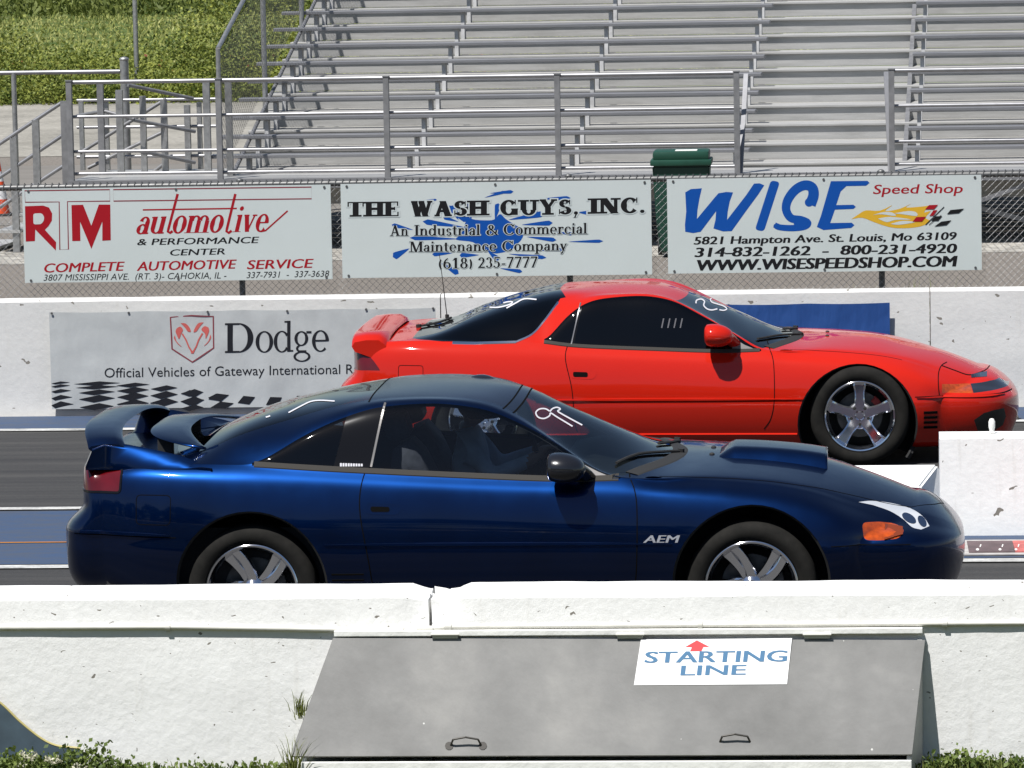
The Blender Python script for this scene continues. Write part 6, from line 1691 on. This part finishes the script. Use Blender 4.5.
cr.strip('door_gap', spline2([(.570, .835), (.548, .727), (.590, .528), (.606, .30), (.62, .24)], 6), .007, .0012, gp, sides=(-1, 1))
cr.strip('door_gap', spline2([(1.862, .80), (1.90, .73), (1.914, .64), (1.914, .443), (1.89, .32), (1.845, .25)], 6), .007, .0012, gp, sides=(-1, 1))
cr.strip('bumper_gap', [(2.83, .449), (3.48, .435)], .008, .0012, gp, sides=(-1, 1))
cr.strip('fuel_flap', rounded([(-.555, .690), (-.39, .688), (-.392, .545), (-.557, .547)], .02), .005, .001, gp, close=True)
cr.strip('waist_moulding', [(.35, .457), (2.10, .447)], .020, .009, red_m['paint'], sides=(-1, 1), taper=True)
cr.strip('bumper_moulding', [(2.84, .442), (3.42, .428)], .018, .009, red_m['paint'], sides=(-1, 1), taper=True)
cr.strip('sill_ledge', [(.40, .215), (2.06, .205)], .03, .012, red_m['paint'], sides=(-1, 1))
cr.strip('belt_trim', spline2([(.405, .829), (.644, .800), (1.139, .774), (1.534, .757), (1.82, .760)], 6), .026, .004, common['strip'], sides=(-1, 1))
cr.strip('pillar_trim', [(.582, .80), (.641, 1.070)], .010, .004, mat('pillar_grey', (.14, .14, .15), .35, .5), sides=(-1, 1))
cr.strip('hatch_trim', spline2([(.487, 1.069), (.400, .955), (.324, .876), (.22, .830)], 5), .014, .004, common['chrome'], sides=(-1, 1))
cr.strip('hatch_trim', [(.22, .830), (-.05, .826), (-.20, .83)], .018, .004, common['chrome'], sides=(-1, 1))
for zz in (.345, .312, .279, .246):
    cr.strip('brake_vent', [(2.885, zz), (2.975, zz - .004)], .020, .003, gp, sides=(-1, 1))
for sg in (-1, 1):
    cr.strip('hood_gap', [(x, sg * y) for x, y in spline2([(2.02, .745), (2.25, .725), (2.5, .715), (2.75, .69)], 6)], .006, .0012, gp, view='top')
A = Art(); A.stroke(spline2([(939.5, 397), (938.3, 386), (938.5, 373), (941.5, 365.5), (947, 362)], 5), .9); A.stroke(spline2([(941.5, 365.5), (955, 370.5), (968, 374.8), (978, 373), (986, 369.5), (990.5, 364.5)], 6), .9)
pixel_art(cr, red, A, 'popup_lamp_gap', gp, base=.0012)
A = Art()
for k in range(8): A.poly([(971 + 2 * k, 374.4 - .40 * k), (973 + 2 * k, 374.0 - .40 * k), (973 + 2 * k, 378 - .20 * k), (971 + 2 * k, 377.4 - .1 * k)], lift=1)
pixel_art(cr, red, A, 'popup_lens', common['grille'])
A = Art(); A.poly(rounded([(.580, .662), (.735, .652), (.760, .632), (.735, .590), (.590, .596)], .02)); cr.decal('handle_plate', A, red_m['paint'], (0, -1.2, 0), (1, 0, 0), (0, 0, 1), base=.0015)
A = Art(); A.poly(rounded([(.598, .640), (.695, .636), (.695, .606), (.600, .608)], .012)); cr.decal('door_handle', A, gp, (0, -1.2, 0), (1, 0, 0), (0, 0, 1), parent=orr['doorn'], base=.0035)
mirror_parts(cr, red, 1.560, .875, red_m, -1, red_m['paint'])
A = Art(); A.poly([(1.64, .772), (1.79, .766), (1.72, .795), (1.65, .838)]); cr.decal('mirror_sail', A, MATS['sail_grey'], (0, -1.2, 0), (1, 0, 0), (0, 0, 1), base=.003)
interior(red, red_m)
for o_ in [q for q in red.children if q.name.split('.')[0] in ('seat', 'dashboard', 'steering_wheel')]: o_.location.z = DZ
def hoop3(t):
    e = abs(t); y = .78 * t
    z = .800 + .066 * max(0, 1 - e ** 7) ** .6
    return (-.640 + .01 * e, -.885 + .015 * e ** 2, y, z - .008 - .02 * e ** 4, z + .008, .040 + .075 * e ** 4)
wing_hoop('rear_wing', hoop3, red_m['paint'], red)
cr.strip('cowl_panel', [(2.065 - .22 * (y / .78) ** 2, y) for y in np.linspace(-.72, .72, 30)], .085, .003, common['black'], view='top')
wiper(cr, red, [(1.80, -.62), (1.90, -.40), (2.03, -.12), (2.08, -.06)]); wiper(cr, red, [(1.96, .02), (2.01, .25), (2.05, .45), (2.04, .50)])
wiper(cr, red, [(-.30, .25), (-.38, .08), (-.47, .0), (-.50, -.02)])
for y in (-.12, .16):
    b = bmesh.new(); h, _ = cr.top(2.26, y); b_ball(b, h, .014, .014, .010); obj_bm('washer_nozzle', b, common['black'], red, smooth=True)
b = bmesh.new(); h, _ = cr.top(-.37, .66); b_tube(b, h, h + Vector((-.045, 0, .44)), .004, 6, .0022); b_tube(b, h - Vector((0, 0, .01)), h + Vector((0, 0, .02)), .014, 8); obj_bm('antenna', b, common['black'], red)
# fog lamp opening and chin
A = Art(); o3 = (620, 270)
A.stroke(zp(o3, 5.12, spline2([(388, 172), (392, 156), (415, 150), (432, 162), (428, 182), (445, 200), (470, 206), (498, 200)], 4)), 1.3)
A.stroke(zp(o3, 5.12, spline2([(512, 152), (480, 146), (462, 150), (470, 166), (500, 176), (530, 186), (546, 200), (530, 208), (508, 205)], 4)), 1.2)
pixel_art(cr, red, A, 'chalked_number', common['shoe_white'], orr['windshield'])
A = Art(); o5 = (480, 270)
A.stroke(zp(o5, 6.4, spline2([(62, 240), (120, 240), (190, 222), (208, 206), (180, 205), (150, 212)], 4)), 1.3)
A.stroke(zp(o5, 6.4, spline2([(170, 245), (225, 215), (285, 186), (362, 190)], 4)), 1.3)
pixel_art(cr, red, A, 'chalked_stroke', common['shoe_white'], orr['rear_window'])
A = Art()
for k in range(4): A.poly([(661 + 6.2 * k + 2, 318.5), (662.3 + 6.2 * k + 2, 318.5), (662.3 + 6.2 * k, 328), (661 + 6.2 * k, 328)])
pixel_art(cr, red, A, 'window_marks', mat('faint_bars', (.045, .045, .055), .5), orr['doorn'])  # four faint upright bars laid on the dark door window

# ================================================================== the driver in the blue car
SHIRT = mat('driver_shirt', (.55, .66, .78), .9, noise=(12, .15)); SKIN = mat('driver_skin', (.42, .26, .18), .6); HELM = mat('helmet_black', (.012, .012, .014), .2, 0, .6)
dr = thing('person', (BX + 1.02, BY + .36, .51), 'driver in a blue grey shirt and black helmet at the wheel of the blue car', 'person')
J = {  # joint: position (local to the seat), radius
    'pelvis': ((.0, 0, .06), .135), 'waist': ((-.03, 0, .20), .125), 'chest': ((-.06, 0, .37), .145), 'neck': ((-.03, 0, .50), .055), 'head': ((.02, 0, .60), .09),
    'shl': ((-.05, .18, .43), .062), 'ell': ((.10, .25, .25), .047), 'wrl': ((.31, .175, .33), .034), 'hal': ((.375, .155, .37), .036),
    'shr': ((-.05, -.18, .43), .062), 'elr': ((.10, -.25, .25), .047), 'wrr': ((.31, -.175, .33), .034), 'har': ((.375, -.155, .37), .036),
    'hpl': ((.06, .10, .05), .10), 'knl': ((.42, .13, .14), .072), 'anl': ((.74, .12, -.10), .05), 'tol': ((.86, .12, -.04), .04),
    'hpr': ((.06, -.10, .05), .10), 'knr': ((.42, -.13, .14), .072), 'anr': ((.74, -.12, -.10), .05), 'tor': ((.86, -.12, -.04), .04)}
E_ = [('pelvis', 'waist'), ('waist', 'chest'), ('chest', 'neck'), ('neck', 'head'), ('chest', 'shl'), ('shl', 'ell'), ('ell', 'wrl'), ('wrl', 'hal'), ('chest', 'shr'), ('shr', 'elr'), ('elr', 'wrr'), ('wrr', 'har'),
      ('pelvis', 'hpl'), ('hpl', 'knl'), ('knl', 'anl'), ('anl', 'tol'), ('pelvis', 'hpr'), ('hpr', 'knr'), ('knr', 'anr'), ('anr', 'tor')]
fing = []
for s, h in (('l', 1), ('r', -1)):     # fingers curl round the rim
    bx, by_, bz = J['ha' + s][0]
    for k in range(4):
        a = (bx + .012, by_ + .014 * (k - 1.5), bz + .02); b_ = (bx + .050, by_ + .014 * (k - 1.5), bz + .015); c_ = (bx + .058, by_ + .014 * (k - 1.5), bz - .015 + .003 * k)
        J[f'f{s}{k}a'] = (a, .009); J[f'f{s}{k}b'] = (b_, .0085); J[f'f{s}{k}c'] = (c_, .0075); E_ += [('ha' + s, f'f{s}{k}a'), (f'f{s}{k}a', f'f{s}{k}b'), (f'f{s}{k}b', f'f{s}{k}c')]
    J[f't{s}a'] = ((bx + .0, by_ - h * .03, bz + .015), .011); J[f't{s}b'] = ((bx + .035, by_ - h * .035, bz + .022), .009); E_ += [('ha' + s, f't{s}a'), (f't{s}a', f't{s}b')]
nm = list(J); me = D.meshes.new('body'); me.from_pydata([J[n][0] for n in nm], [(nm.index(a), nm.index(b_)) for a, b_ in E_], [])
o = D.objects.new('body', me); COL.objects.link(o)
sk = o.modifiers.new('skin', 'SKIN'); sub = o.modifiers.new('sub', 'SUBSURF'); sub.levels = sub.render_levels = 2
bpy.context.view_layer.update()
for i, n in enumerate(nm):
    r_ = J[n][1]; me.skin_vertices[0].data[i].radius = (r_, r_); me.skin_vertices[0].data[i].use_root = (i == 0)
bpy.context.view_layer.update()
ev = o.evaluated_get(bpy.context.evaluated_depsgraph_get()); me2 = D.meshes.new_from_object(ev); D.objects.remove(o)
me2.name = 'body'; me2.materials.clear(); me2.materials.append(SHIRT); me2.materials.append(SKIN); me2.materials.append(common['seat'])
for p in me2.polygons:
    c = p.center
    p.material_index = 1 if (c.x > .28 and c.z > .28) or c.z > .49 else (2 if c.z < .13 and c.x > .08 else 0)
    p.use_smooth = True
ob_ = D.objects.new('body', me2); link(ob_, dr)
# helmet with an open face
b = bmesh.new(); b_ball(b, (.03, 0, .625), .135, .118, .128, 28, 18)
bmesh.ops.delete(b, geom=[f for f in b.faces if (f.calc_center_median().x > .105 and .565 < f.calc_center_median().z < .665) or f.calc_center_median().z < .53], context='FACES')
H_ = obj_bm('helmet', b, HELM, dr, smooth=True)
b = bmesh.new(); b_ball(b, (.118, 0, .60), .016, .012, .022, 10, 8); b_ball(b, (.105, .035, .628), .012, .012, .010, 8, 6); b_ball(b, (.105, -.035, .628), .012, .012, .010, 8, 6); b_ball(b, (.098, 0, .565), .014, .024, .008, 8, 6); obj_bm('face', b, SKIN, dr, smooth=True)
